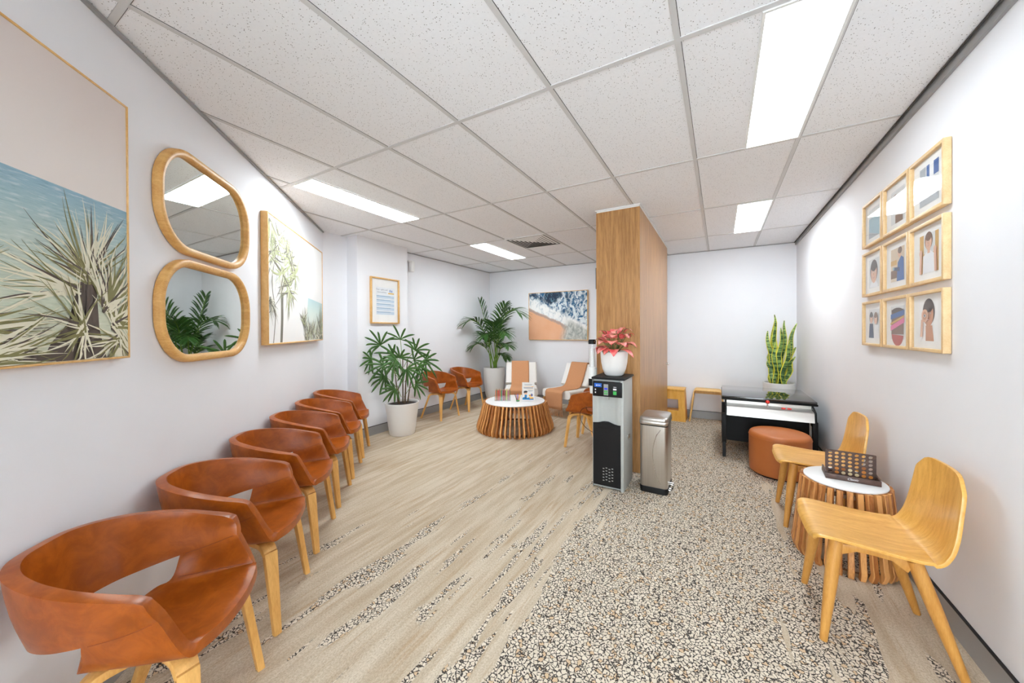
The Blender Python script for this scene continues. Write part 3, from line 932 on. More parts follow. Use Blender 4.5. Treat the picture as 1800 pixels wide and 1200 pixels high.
# ------------------------------------------------------------------ white lounge chairs and throws
def lounge(label, loc, rz):
    t = thing('lounge_chair', label, 'chair', loc, rz, 'white upholstered lounge chairs')
    back = curve([(0, -.385, .785), (0, -.345, .69), (0, -.265, .53), (0, -.205, .43)], 6)
    MB().sweep(back, lambda i: rsec(.57-.0*i, .10, .035, 4), V(1, 0, 0)).build('back_cushion', M_fabric, t)
    st = curve([(0, -.20, .345), (0, .0, .345), (0, .2, .352), (0, .33, .36)], 6)
    MB().sweep(st, rsec(.57, .13, .045, 5), V(1, 0, 0)).build('seat_cushion', M_fabric, t)
    for sg in (-1, 1):
        MB().sweep([(sg*.265, -.415, 0), (sg*.265, -.46, .40), (sg*.265, -.475, .74)], rsec(.03, .035, .005, 2), V(1, 0, 0)).build('rear_post', M_dark_and_shaded_wood, t)  # oak posts; the shade on them is put into the dark brown
        MB().sweep([(sg*.265, .30, 0), (sg*.265, .28, .26)], rsec(.03, .035, .005, 2), V(1, 0, 0)).build('front_leg', M_oakleg, t)
        MB().sweep([(sg*.265, -.44, .255), (sg*.265, .32, .265)], rsec(.03, .03, .004, 2), V(1, 0, 0)).build('side_rail', M_oakleg, t)
    return t
def throw(label, loc, rz, xo, wd, drop):
    t = thing('throw_blanket', label, 'throw', loc, rz, 'rust throws draped on the lounge chairs')
    top = [(-.45, .60), (-.458, .70), (-.456, .765), (-.428, .802), (-.39, .821), (-.352, .827), (-.324, .804), (-.284, .719), (-.205, .563), (-.150, .470), (-.116, .436), (-.05, .4205), (.0, .417), (.2, .421), (.30, .428), (.355, .425), (.392, .402), (.40, .36), (.402, drop)]
    Pc = curve([(0, a, b) for a, b in top], 5)
    G = []
    for i, p in enumerate(Pc):
        L = []
        for j in range(13):
            u = -1+2*j/12
            s_ = i/(len(Pc)-1)
            wob = 0.004*math.sin(3*u*PI+s_*9)*(1 if s_ > .93 else .15)
            L.append(p+V(xo+u*wd/2*(1+.06*max(0, s_-.6)), max(0, wob), 0))
        G.append(L)
    o = MB().grid(np.array(G)).build('blanket', M_throw, None, angle=0)
    md = o.modifiers.new('s', 'SOLIDIFY'); md.thickness = 0.007; md.offset = 0
    bake(o)
    for p in o.data.polygons: p.use_smooth = True
    o.parent = t
    rnd = random.Random(4)
    fr = MB()
    for k in range(15):
        x = xo-wd*.51+wd*1.02*k/14
        fr.tube([(x, .402, drop+.004), (x+rnd.uniform(-.008, .008), .405, drop-.05), (x+rnd.uniform(-.014, .014), .41, max(.006, drop-.105))], lambda i: (.0045, .004, .006)[i], 6)
    fr.build('fringe', M_throw, t)
    return t
L1 = ((-3.08, 5.39, 0), math.radians(180+29))
L2 = ((-2.27, 5.57, 0), math.radians(180-14))
lounge('white lounge chair facing the camera, beside the tall white planter', *L1)
lounge('white lounge chair turned sideways under the beach painting', *L2)
throw('rust throw on the lounge chair that faces the camera', *L1, .02, .32, .13)
throw('rust fringed throw on the lounge chair under the beach painting', *L2, -.01, .34, .13)

# ------------------------------------------------------------------ things on the coffee table
TZ = .4005
Rv, Fv = V(.875, .485, 0), V(-.485, .875, 0)      # camera's right and depth on the floor
tc = V(-2.57, 4.32, TZ)
bx = tc+Rv*(-.175)+Fv*(-.03)
ang = math.atan2(Rv[1], Rv[0])
t = thing('pencil_box', 'clear acrylic box of coloured pencils on the coffee table', 'pencil box', tuple(bx), ang)
ab = MB()
bw, bdp, bh = .115, .04, .075
ab.box(-bw, bw, -bdp, -bdp+.003, 0, bh).box(-bw, bw, bdp-.003, bdp, 0, bh).box(-bw, -bw+.003, -bdp+.003, bdp-.003, 0, bh).box(bw-.003, bw, -bdp+.003, bdp-.003, 0, bh).box(-bw+.003, bw-.003, -bdp+.003, bdp-.003, 0, .003)
ab.build('box_walls', M_acrylic, t)
pcs = [('orange', (232, 110, 30)), ('dark green', (34, 96, 70)), ('bright orange', (244, 122, 24)), ('red', (216, 36, 40)), ('crimson', (196, 24, 44)), ('salmon', (240, 140, 110)), ('green', (70, 160, 70)), ('teal', (40, 150, 160)), ('pink', (244, 130, 140)), ('maroon', (128, 26, 34)), ('scarlet', (206, 40, 36)), ('wine red', (150, 30, 40)), ('lime green', (140, 200, 50)), ('yellow', (240, 206, 20)), ('blue', (26, 70, 170)), ('coral', (240, 110, 80)), ('forest green', (30, 120, 66))]
M_tip = mat('bare_wood_tip', rgb(226, 190, 146), 0.6)
for k, (nm, c3) in enumerate(pcs):
    mm = mat('pencil_paint_'+nm.replace(' ', '_'), rgb(*c3), 0.4)
    lx = -.098+.196*k/(len(pcs)-1)
    p = bx+Rv*lx+Fv*((-.012, .006, .016)[k % 3])
    hgt = .168+.008*math.sin(k*2.1)
    mb = MB()
    hexo = [(.0052*math.cos(q*PI/3), .0052*math.sin(q*PI/3)) for q in range(6)]
    mb.prism(hexo, .0035, hgt-.02, 0, False)
    mb.lathe([(.0048, hgt-.02), (.0016, hgt-.006)], 8, 1); mb.lathe([(.0016, hgt-.006), (.0002, hgt)], 8, 0)
    o = mb.build('coloured_pencil', [mm, M_tip], None, loc=tuple(p))
    ords = ['leftmost', 'second from left', 'third from left', 'fourth from left', 'fifth from left', 'sixth from left', 'seventh from left', 'eighth from left', 'middle one', 'eighth from right', 'seventh from right', 'sixth from right', 'fifth from right', 'fourth from right', 'third from right', 'second from right', 'rightmost']
    tag(o, f'{nm} pencil standing in the clear box, {ords[k]}', 'pencil', 'coloured pencils in the clear box')
cp_ = tc+Rv*.04+Fv*(-.085)
t = thing('marker_cup', 'small clear cup with green bottom holding markers on the coffee table', 'cup', tuple(cp_))
MB().lathe([(.001, .0), (.026, 0), (.030, .062), (.0285, .062), (.0245, .004), (.001, .004)], 28).build('cup_wall', M_acrylic, t)
MB().lathe([(.001, .0045), (.0235, .0045), (.0242, .018), (.001, .018)], 24).build('green_filling', M_green, t)
for k, (nm, c3) in enumerate((('black', (30, 30, 36)), ('red', (206, 50, 30)), ('blue', (30, 70, 190)), ('orange', (240, 130, 20)), ('yellow', (244, 210, 20)))):
    a = (k-2)*.26
    base = cp_+Rv*((k-2)*.008)+V(0, 0, .0185)
    tip = base+Rv*(math.sin(a)*.085*.6)+V(0, 0, .088)+Fv*(.006*((k % 2)*2-1))
    mm = mat('marker_'+nm, rgb(*c3), 0.4)
    o = MB().tube([base, base*.2+tip*.8, tip], lambda i: (.0045, .0045, .003)[i], 10).build('marker_pen', mm)
    tag(o, f'{nm} marker standing in the small cup on the coffee table', 'marker', 'markers in the small cup')
# upright sign
sg_ = tc+Rv*.185+Fv*(-.075)
t = thing('table_sign', 'white upright sign with a drawing of a child on the coffee table', 'sign', tuple(sg_), ang+math.radians(-6))
tl = MB(); W_, H_ = .088, .262
tl.T = Matrix.Rotation(math.radians(-9), 4, 'X')
tl.box(-W_, W_, 0, .004, .004, H_)
tl.build('sign_panel', M_paper, t)
M_ink = {k: mat('sign_ink_'+k, rgb(*c), .7) for k, c in dict(grey=(150, 156, 166), blue=(30, 130, 190), orange=(240, 176, 70), skin=(240, 196, 164), hair=(60, 56, 58), purple=(110, 110, 160), peach=(246, 206, 150)).items()}
names = list(M_ink)
pr = MB(); pr.T = tl.T
def q_(x0, x1, z0, z1, m, l=1):
    y = -.0004*l
    pr.add([(x0, y, z0), (x1, y, z0), (x1, y, z1), (x0, y, z1)], [(0, 1, 2, 3)], names.index(m), False)
def disc_(x, z, rx, rz, m, l=1, n=20):
    pr.add([(x+rx*math.cos(2*PI*i/n), -.0004*l, z+rz*math.sin(2*PI*i/n)) for i in range(n)], [tuple(range(n))], names.index(m), False)
q_(-.06, .06, .232, .236, 'grey'); q_(-.05, .05, .222, .226, 'grey')
q_(-.062, .052, .200, .204, 'peach'); q_(.045, .075, .198, .206, 'orange')
q_(-.064, .07, .178, .190, 'grey'); q_(-.02, .07, .166, .169, 'peach'); q_(-.0, .07, .150, .153, 'grey'); q_(-.0, .07, .142, .145, 'grey'); q_(-.0, .05, .134, .137, 'grey')
q_(-.078, .078, .018, .046, 'blue'); disc_(-.05, .046, .02, .008, 'blue'); disc_(.03, .046, .03, .008, 'blue')
q_(-.05, -.018, .05, .088, 'blue', 2); disc_(-.036, .112, .024, .022, 'skin', 2); disc_(-.036, .130, .027, .014, 'hair', 3); disc_(-.056, .120, .007, .012, 'hair', 3)
disc_(-.044, .112, .0025, .003, 'hair', 3); disc_(-.028, .112, .0025, .003, 'hair', 3)
q_(.012, .046, .064, .09, 'orange', 2); disc_(.05, .085, .016, .02, 'purple', 2); q_(.02, .075, .034, .054, 'orange', 3); q_(-.046, -.036, .034, .05, 'hair', 3); q_(-.032, -.022, .034, .05, 'hair', 3)
pr.build('printed_picture', [M_ink[k] for k in names], t)
MB().box(-.04, .05, .045, .095, 0, .012).box(.02, .03, .035, .09, .012, .09).build('wooden_stand', M_dark_and_shaded_wood, t)

# ------------------------------------------------------------------ board game on the side table
TB = V(.668, 2.838, .4825)
u_g = unit(V(.93, .05, 0)); rz_g = math.atan2(u_g[1], u_g[0])
gc = V(.70, 2.855, .4825)
t = thing('board_game', 'dark wooden four-in-a-row game standing on the round side table', 'board game', tuple(gc), math.radians(-4))
bw, bh = .112, .150
tr = MB()
tr.box(-.125, .125, -.075, -.066, 0, .032, 0, .002).box(-.125, .125, .066, .075, 0, .02, 0, .002).box(-.125, -.116, -.066, .066, 0, .04, 0, .002).box(.116, .125, -.066, .066, 0, .04, 0, .002).box(-.116, .116, -.066, .066, 0, .006)
tr.build('tray', M_game, t)
ce = .031; cz = .0235; z0g = .014
gb = MB()
NS = 20
for c0 in range(7):
    for r0 in range(6):
        cx = (c0-3)*ce; czz = z0g+cz*(r0+.5)
        sq, ci = [], []
        for i in range(NS):
            a = 2*PI*(i+.5)/NS
            cc, ss = math.cos(a), math.sin(a)
            k = 1/max(abs(cc), abs(ss))
            sq.append((cx+cc*k*ce/2, czz+ss*k*cz/2)); ci.append((cx+.0105*cc, czz+.0098*ss))
        for y in (-.007, .007):
            vs = [(x, y, z) for x, z in sq]+[(x, y, z) for x, z in ci]
            gb.add(vs, [(i, (i+1) % NS, NS+(i+1) % NS, NS+i) for i in range(NS)], 0, False)
        vs = [(x, -.007, z) for x, z in ci]+[(x, .007, z) for x, z in ci]
        gb.add(vs, [(i, (i+1) % NS, NS+(i+1) % NS, NS+i) for i in range(NS)], 0, True)
X_ = 3.5*ce
gb.box(-X_-.008, -X_, -.008, .008, .006, z0g+6*cz+.004).box(X_, X_+.008, -.008, .008, .006, z0g+6*cz+.004).box(-X_, X_, -.008, .008, .006, z0g).box(-X_, X_, -.008, -.005, z0g+6*cz, z0g+6*cz+.004).box(-X_, X_, .005, .008, z0g+6*cz, z0g+6*cz+.004)
gb.build('rack', M_game, t)
text_mesh('Classic', .018, M_whiteink, 'lettering', t, Matrix.Translation((.0, -.0752, .016)) @ Matrix.Rotation(PI/2, 4, 'X'), shear=.3)
Tg = Matrix.Translation(tuple(gc)) @ Matrix.Rotation(math.radians(-4), 4, 'Z')
rn = ['bottom row', 'second row up', 'third row up']
cn = ['first', 'second', 'third', 'fourth', 'fifth', 'sixth', 'last']
for c0, r0, k in ((1, 0, 'o'), (2, 0, 'c'), (3, 0, 'c'), (4, 0, 'c'), (5, 0, 'o'), (6, 0, 'o'), (1, 1, 'o'), (2, 1, 'b'), (3, 1, 'c'), (5, 1, 'o'), (5, 2, 'b')):
    mb = MB(); n = 20; R_ = .0114
    vs = [(R_*.98*math.cos(2*PI*i/n), -.0035, R_*.92*math.sin(2*PI*i/n)) for i in range(n)]+[(R_*.98*math.cos(2*PI*i/n), .0035, R_*.92*math.sin(2*PI*i/n)) for i in range(n)]
    mb.add(vs, [tuple(range(n)), tuple(range(2*n-1, n-1, -1))]+[(i, n+i, n+(i+1) % n, (i+1) % n) for i in range(n)], 0, False)
    p = Tg @ Vector(((c0-3)*ce, 0, z0g+cz*(r0+.5)))
    o = mb.build('game_disc', {'o': M_disco, 'c': M_discc, 'b': M_discb}[k], None, loc=p, rotz=math.radians(-4))
    cname = {'o': 'orange', 'c': 'cream', 'b': 'brown'}[k]
    tag(o, f'{cname} wooden disc in the game rack, {rn[r0]}, {cn[c0]} column from the left', 'game disc', 'wooden discs in the game rack')

# ------------------------------------------------------------------ plants
def leaf(mb, P, width, side, m=0, fold=0.25, me=None, wid=None):
    """blade along the points P, three columns with a fold; outer columns may take another material"""
    n = len(P)
    G = []
    for i, p in enumerate(P):
        tI = i/(n-1)
        w_ = (wid(tI) if wid else math.sin(PI*min(1, tI*.9+.1))**.7)*width/2
        tg = unit(P[min(i+1, n-1)]-P[max(i-1, 0)])
        sd = unit(np.cross(tg, np.cross(side, tg)))
        up = np.cross(sd, tg)
        if up[2] < 0: up = -up
        if me is None:
            G.append([p-sd*w_+up*w_*fold, p, p+sd*w_+up*w_*fold])
        else:
            G.append([p-sd*w_+up*w_*fold, p-sd*w_*.72+up*w_*fold*.6, p, p+sd*w_*.72+up*w_*fold*.6, p+sd*w_+up*w_*fold])
    if me is None:
        mb.grid(np.array(G), m)
    else:
        mb.grid(np.array(G), m, mfn=lambda i, j: me if j in (0, 3) else m)
def keep_in(mb, xmin=None, xmax=None, ymax=None):
    out = []
    for x, y, z in mb.v:
        if xmin is not None and x < xmin: x = xmin+0.004*math.tanh((x-xmin)/.2)
        if xmax is not None and x > xmax: x = xmax+0.004*math.tanh((x-xmax)/.2)
        if ymax is not None and y > ymax: y = ymax+0.004*math.tanh((y-ymax)/.2)
        out.append((x, y, z))
    mb.v = out
def leaf_part(mb, name, mats, parent):
    o = mb.build(name, mats, None, angle=0)
    md = o.modifiers.new('s', 'SOLIDIFY'); md.thickness = 0.0012; md.offset = 0
    bake(o)
    for p in o.data.polygons: p.use_smooth = True
    o.parent = parent
    o.matrix_parent_inverse = Matrix.Translation(parent.location).inverted()
    return o
def pot(t, prof_out, th, soil_z, m=M_pot):
    inner = [(max(r-th, .001), z) for r, z in prof_out[::-1] if z > .03]
    rim = prof_out[-1]
    pr = [(.001, 0)]+list(prof_out)+[(rim[0]-th*.3, rim[1]+.003), (rim[0]-th*.8, rim[1]+.002)]+inner+[(.001, .035)]
    MB().lathe(pr, 56).build('pot', m, t)
    rs = np.interp(soil_z, [z for r, z in prof_out], [r for r, z in prof_out])-th-.001
    MB().lathe([(rs, soil_z-.004), (rs*.7, soil_z+.004), (rs*.3, soil_z+.008), (.001, soil_z+.006)], 40).build('soil', M_soil, t)

# feathery palm in the corner
rnd = random.Random(11)
PK = V(-4.0, 5.90, 0)
t = thing('potted_palm', 'feathery palm in a tall white planter in the back left corner', 'plant', tuple(PK))
pot(t, [(.13, .0), (.155, .03), (.185, .15), (.205, .35), (.214, .55), (.216, .655)], .018, .625)
bpy.context.view_layer.update()
fr_spec = [((-4.16, 5.22, 1.55), (-4.06, 5.62, 1.82)), ((-4.19, 5.68, 1.98), (-4.12, 5.84, 1.45)), ((-3.22, 5.62, 1.70), (-3.72, 5.78, 2.12)), ((-3.62, 5.72, 1.90), (-3.92, 5.88, 1.55)),
           ((-3.50, 5.52, 1.32), (-3.75, 5.76, 1.62)), ((-3.46, 5.58, 1.10), (-3.74, 5.78, 1.30)), ((-4.17, 5.42, 1.08), (-4.1, 5.68, 1.32)), ((-3.88, 5.40, 1.28), (-3.94, 5.66, 1.52)),
           ((-3.58, 5.70, .86), (-3.8, 5.83, 1.12)), ((-4.12, 5.62, 1.3), (-4.06, 5.78, 1.3)), ((-3.75, 5.5, 1.55), (-3.9, 5.72, 1.5)), ((-3.95, 6.05, 1.55), (-3.98, 6.0, 1.3))]
for k, (tip, ctl) in enumerate(fr_spec):
    base = PK+V(rnd.uniform(-.05, .05), rnd.uniform(-.05, .05), .62)
    P = bez(base, ctl, tip, 40)
    mb = MB()
    mb.tube(P, lambda i: .008*(1-.8*i/39)+.0012, 7, 1)
    Ls = 0.30*min(1, np.linalg.norm(V(*tip)-base)/1.0)+.04
    nl = 15
    for i in range(nl):
        f = .42+.58*i/(nl-1)
        idx = min(38, int(f*39))
        p = P[idx]; tg = unit(P[idx+1]-P[idx])
        sd = unit(np.cross(tg, V(0, 0, 1)))
        up = np.cross(sd, tg)
        ln = Ls*(.55+.6*math.sin(PI*min(1, (f-.42)/.58*.85+.12)))*rnd.uniform(.9, 1.1)
        for s_ in (-1, 1):
            dr = unit(tg*.95+sd*s_*.9*(1-.55*(f-.42)/.58)+up*.25)
            q = [p+dr*ln*x+V(0, 0, -1)*ln*.34*x*x for x in np.linspace(0, 1, 6)]
            leaf(mb, np.array(q), .026, unit(np.cross(dr, up)), 0, .15, wid=lambda x: math.sin(PI*(.12+.88*x))**.8 if x < 1 else 0.02)
    keep_in(mb, xmin=XL+.03, ymax=YB-.03)
    leaf_part(mb, 'frond', [M_leafk, M_stemg], t)

# broad-fan palm in front of the pier
rnd = random.Random(5)
PR = V(-3.79, 3.36, 0)
t = thing('potted_palm', 'leafy fan palm in a round white pot beside the end of the chair row', 'plant', tuple(PR))
pot(t, [(.155, .0), (.165, .012), (.178, .1), (.196, .25), (.214, .38), (.221, .43)], .016, .405)
bpy.context.view_layer.update()
canes = [(-.055, 0.0, .92), (.0, .03, 1.12), (.045, -.03, 1.02), (.02, .06, .80), (-.02, -.05, .66), (.06, .04, .75)]
for a, bb, zt in canes:
    b0 = PR+Rv*a+Fv*bb
    cn_ = MB().tube(curve([b0+V(0, 0, .40), b0+Rv*a*.4+V(0, 0, .40+(zt-.4)*.5), b0+Rv*a*.9+V(0, 0, zt)], 8), lambda i: .009-.0002*i, 8)
    o = cn_.build('cane', M_cane, None); o.parent = t; o.matrix_parent_inverse = Matrix.Translation(t.location).inverted()
# (right, depth, z, angle in the upright plane (deg, 90 = up), leaflet length)
fans = [(-.25, -.10, 1.21, 128, .29), (-.02, 0, 1.28, 82, .27), (.20, -.05, 1.13, 52, .28), (-.36, -.12, 1.02, 188, .22), (.02, -.14, 1.04, 75, .22), (-.19, -.14, .95, 198, .26),
        (.33, -.06, 1.00, -22, .25), (-.21, -.06, .78, 212, .22), (-.05, -.12, .63, 205, .19), (.22, -.12, .69, -8, .20),
        (-.06, -.15, .95, 250, .22), (.12, -.16, .90, -50, .25), (.25, -.10, .92, -38, .23), (.16, .0, 1.00, 10, .26), (-.10, -.05, 1.08, 165, .24), (.0, -.2, 1.02, 215, .22)]
for a, bb, z, an, ln in fans:
    hub = PR+Rv*a+Fv*bb+V(0, 0, z)
    src = PR+Rv*a*.15+Fv*bb*.1+V(0, 0, max(.5, z-.22))
    mb = MB()
    mb.tube(bez(src, (src+hub)/2+V(0, 0, .06), hub, 10), .0032, 6, 1)
    out = unit(Rv*math.cos(math.radians(an))+V(0, 0, 1)*math.sin(math.radians(an))+Fv*rnd.uniform(-.5, -.1))
    sd = unit(np.cross(out, Fv+V(0, 0, .15)))
    nrm = unit(np.cross(sd, out))
    nl = rnd.choice((6, 7, 8))
    for i in range(nl):
        th = math.radians(-88+176*i/(nl-1))+rnd.uniform(-.06, .06)
        dr = unit(out*math.cos(th)+sd*math.sin(th)+nrm*rnd.uniform(-.12, .12))
        l2 = ln*rnd.uniform(.88, 1.1)*(1-.12*abs(th))
        q = np.array([hub+dr*l2*x+V(0, 0, -1)*l2*.2*x**2.2 for x in np.linspace(0, 1, 8)])
        leaf(mb, q, .027, unit(np.cross(dr, nrm)), 0, .22, wid=lambda x: (min(1, .3+x*2.2))*(1 if x < .8 else max(.05, (1-x)/.2)**.6))
    keep_in(mb, xmin=XP+.03)
    leaf_part(mb, 'leaf', [M_leafd, M_stemg], t)

# snake plant
rnd = random.Random(3)
PS = V(.70, 5.86, 0)
t = thing('snake_plant', 'tall snake plant with yellow-edged leaves in a white planter behind the arcade table', 'plant', tuple(PS))
pot(t, [(.14, .0), (.15, .02), (.165, .3), (.176, .55), (.180, .675)], .016, .645)
bpy.context.view_layer.update()
sw = [(-.09, -.05, 1.38, -.06, .058), (-.06, .02, 1.52, -.01, .055), (-.03, -.05, 1.60, -.04, .055), (.0, -.07, 1.42, .02, .06), (.03, .0, 1.52, .05, .052), (.07, -.03, 1.48, .13, .055), (.09, .02, 1.16, .10, .066), (-.08, .04, 1.10, -.04, .06),
      (.05, -.08, 1.26, .09, .062), (-.05, -.08, 1.24, -.02, .056), (.0, .05, 1.38, .03, .055), (-.02, .0, 1.20, .02, .058), (.085, -.06, 1.04, .09, .06), (-.10, -.02, .98, -.04, .05)]
for a, bb, zt, lean, wd in sw:
    base = PS+V(a*.8, bb, .64)
    hh = zt-.64
    q = np.array([base+V(lean*x**1.5, -.03*x, hh*x)+V(.016*math.sin(x*10+a*40), .01*math.cos(x*8+a*30), 0) for x in np.linspace(0, 1, 18)])
    mb = MB()
    fd = unit(V(rnd.uniform(.7, 1), rnd.uniform(-.5, .5), 0))
    leaf(mb, q, wd*1.35, fd, 0, .3, 1, wid=lambda x: (.62+.6*x if x < .55 else .95*max(.03, (1-x)/.45)**.55))
    keep_in(mb, xmax=XR-.025, ymax=YB-.03)
    leaf_part(mb, 'leaf', [M_snake, M_snakey], t)

# red plant on the cooler
rnd = random.Random(21)
PA = V(-.848, 3.20, .9852)
t = thing('red_leaf_plant', 'pink-red leafy plant in a white bowl pot on top of the water cooler', 'plant', tuple(PA))
pot(t, [(.070, .0), (.085, .012), (.104, .06), (.116, .12), (.121, .18), (.122, .218)], .010, .195)
bpy.context.view_layer.update()
ag = []
for k in range(34):
    az = 2*PI*k*.381966+rnd.uniform(-.2, .2)
    el = math.radians(5+75*((k*7) % 34)/34)
    ag.append((az, el))
for k, (az, el) in enumerate(ag):
    e = V(math.cos(az), math.sin(az), 0)
    b0 = PA+V(0, 0, .195)+e*.02
    L_ = .03+.085*math.sin(el)+rnd.uniform(0, .03)
    if k == 0: L_, el = .15, math.radians(62)
    mid = b0+e*L_*math.cos(el)*1.1+V(0, 0, 1)*(.03+L_*math.sin(el)*1.25)
    ln = rnd.uniform(.115, .15)
    dr = unit(e*math.cos(el*.8)+V(0, 0, math.sin(el*.8)+.25))
    q = np.array([mid+dr*ln*x+V(0, 0, -1)*ln*.75*x*x for x in np.linspace(0, 1, 9)])
    mb = MB()
    mb.tube(bez(b0, (b0+mid)/2+V(0, 0, .015), mid, 6), .0024, 6, 1)
    tg_s = unit(np.cross(dr, V(0, 0, 1))+e*.01)
    leaf(mb, q, .092*rnd.uniform(.85, 1.15), tg_s, 0, .14, 1 if k % 3 == 0 else None, wid=lambda x: math.sin(PI*(.06+.94*x)**.72)**.8 if x < 1 else .02)
    keep_in(mb, xmin=-1.0, ymax=CY0-.012)
    leaf_part(mb, 'leaf', [M_aglr, M_aglg], t)

# ------------------------------------------------------------------ pictures and mirrors
# local frame for wall things: x to the right as seen from the room, y into the wall, z up
def wall_thing(name, label, cat, pos, rz, group=None):
    return thing(name, label, cat, pos, rz, group)
def frame_bars(w, h, fw, d0, d1, r=.002):
    """four bars, outer size w x h, lower-left corner at 0,0; front at y=-d0, back at y=-d1"""
    mb = MB()
    mb.box(0, fw, -d0, -d1, 0, h, 0, r).box(w-fw, w, -d0, -d1, 0, h, 0, r).box(fw, w-fw, -d0, -d1, 0, fw, 0, r).box(fw, w-fw, -d0, -d1, h-fw, h, 0, r)
    return mb
# diagonal wall: local x runs along the wall away from the camera
RD = math.radians(135)
def dpos(a, z):
    p = CD*S2
    return ((p-a)*S2, (p+a)*S2, z)

def _sea(t):
    x, y, z = t.xyz(t.coord())
    v = t.coord()
    n = t.noise(t.map(v, (3, 1, 26)), 2.5, 4, .6, .4)
    n2 = t.noise(t.map(v, (8, 1, 60)), 2.0, 3, .6)
    zz = t.math('ADD', z, t.math('MULTIPLY', t.math('SUBTRACT', n, .5), .05))
    sea = t.cramp(t.math('MULTIPLY', zz, 1.0/.62), [(0.0, rgb(206, 204, 180)), (.35, rgb(196, 204, 184)), (.62, rgb(182, 196, 188)), (.85, rgb(156, 182, 188)), (1.0, rgb(136, 168, 186))])
    sea = t.mix(t.math('MULTIPLY', t.ramp(n2, .5, .72), .38), sea, rgb(232, 232, 226))
    sea = t.mix(t.math('MULTIPLY', t.ramp(n2, .46, .3), .30), sea, rgb(96, 124, 132))
    sky = t.mix(t.ramp(z, .62, 1.0), rgb(226, 218, 213), rgb(216, 205, 200))
    return t.mix(t.math('GREATER_THAN', z, .602), sea, sky), None
M_seaart = mat('beach_print_sea', rough=.8, spec=.1, build=_sea)
M_blade1 = mat('print_blade_olive', rgb(126, 122, 78), .8)
M_blade2 = mat('print_blade_pale', rgb(222, 217, 194), .8)
M_blade3 = mat('print_blade_dark', rgb(88, 76, 68), .8)
def _haze(t):
    x, y, z = t.xyz(t.coord())
    v = t.coord()
    land = t.math('MULTIPLY', t.math('LESS_THAN', t.math('ADD', z, t.math('MULTIPLY', x, .05)), .50), t.math('GREATER_THAN', t.math('SUBTRACT', x, t.math('MULTIPLY', z, .25)), .86))
    seac = t.cramp(t.math('MULTIPLY', z, 1.9), [(.25, rgb(228, 230, 222)), (.6, rgb(208, 222, 216)), (.95, rgb(170, 200, 208))])
    sky = t.mix(t.noise(t.map(v, (3, 1, 4)), 2, 3), rgb(236, 233, 229), rgb(230, 230, 230))
    sh = t.math('MULTIPLY', t.ramp(t.noise(t.map(v, (7, 1, 2.4)), 2.2, 4, .6), .5, .7), t.math('MULTIPLY', t.ramp(x, .62, .1), t.ramp(z, .25, .6)))
    return t.mix(t.math('MULTIPLY', sh, .55), t.mix(land, sky, seac), rgb(120, 122, 122)), None
M_hazeart = mat('beach_print_haze', rough=.8, spec=.1, build=_haze)
def blade2d(mb, x, z, an, ln, w, bend, m, lim, y=-.0):
    pts_l, pts_r = [], []
    for s_ in np.linspace(0, 1, 8):
        a = an+bend*s_
        px = x+ln*s_*math.cos(an+bend*s_*.5); pz = z+ln*s_*math.sin(an+bend*s_*.5)
        ww = w*(1-s_**1.6)*.5+.0004
        pts_l.append((px-ww*math.sin(a), pz+ww*math.cos(a))); pts_r.append((px+ww*math.sin(a), pz-ww*math.cos(a)))
    cl = lambda p: (min(max(p[0], lim[0]), lim[1]), y, min(max(p[1], lim[2]), lim[3]))
    G = [[cl(a), cl(b_)] for a, b_ in zip(pts_l, pts_r)]
    mb.grid(np.array(G), m, False)
def picture(label, a0, w, h, z, depth, fw, mats, art):
    t = wall_thing('framed_picture', label, 'picture', dpos(a0, z), RD)
    frame_bars(w, h, fw, depth, .002).build('frame', M_frame, t)
    cv = MB()
    e = fw
    y = -depth+.004
    cv.add([(e, y, e), (w-e, y, e), (w-e, y, h-e), (e, y, h-e)], [(0, 1, 2, 3)], 0, False)
    cv.box(e, w-e, y+.001, -.002, e, h-e, 0)
    art(cv, (e+.001, w-e-.001, e+.001, h-e-.001), y)
    cv.build('print', mats, t, angle=0)
    return t
def art_left(mb, lim, y):
    rnd = random.Random(8)
    k = [0]
    def tuft(x, z, n, l0, l1, a0, a1, w):
        for i in range(n):
            k[0] += 1
            an = math.radians(rnd.uniform(a0, a1))
            m = rnd.choice((1, 1, 2, 2, 2, 3))
            blade2d(mb, x+rnd.uniform(-.02, .02), z+rnd.uniform(-.02, .02), an, rnd.uniform(l0, l1), w*rnd.uniform(.6, 1.2), rnd.uniform(-.5, .5), m, lim, y-.0004-.000012*k[0])
    def rock(pts, m):
        k[0] += 1
        mb.add([(min(max(a, lim[0]), lim[1]), y-.0004-.000012*k[0], min(max(b, lim[2]), lim[3])) for a, b in pts], [tuple(range(len(pts)))], m, False)
    W = lim[1]
    rock([(W-.215, .28), (W-.165, .31), (W-.14, .27), (W-.13, .12), (W-.10, 0), (W-.34, 0), (W-.31, .07), (W-.25, .14)], 3)
    rock([(W-.52, 0), (W-.45, .04), (W-.38, .05), (W-.28, .03), (W-.2, 0)], 3)
    tuft(W-.17, .30, 64, .14, .31, 35, 165, .0095)
    tuft(W-.22, .26, 24, .2, .36, 150, 195, .008)
    tuft(W-.06, .14, 70, .10, .36, -70, 130, .010)
    tuft(W-.10, .20, 40, .10, .28, 30, 110, .010)
    tuft(W-.05, .08, 50, .08, .2, 150, 330, .010)
    tuft(W-.62, .10, 50, .18, .40, -35, 20, .010)
    tuft(W-.72, .10, 40, .2, .45, 20, 150, .010)
    tuft(W-.56, .02, 50, .12, .34, -10, 25, .010)
    tuft(W-.20, .12, 40, .08, .22, 60, 300, .009)
    tuft(.25, .05, 60, .2, .5, 0, 180, .018)
    tuft(.5, .03, 40, .15, .4, 10, 170, .018)
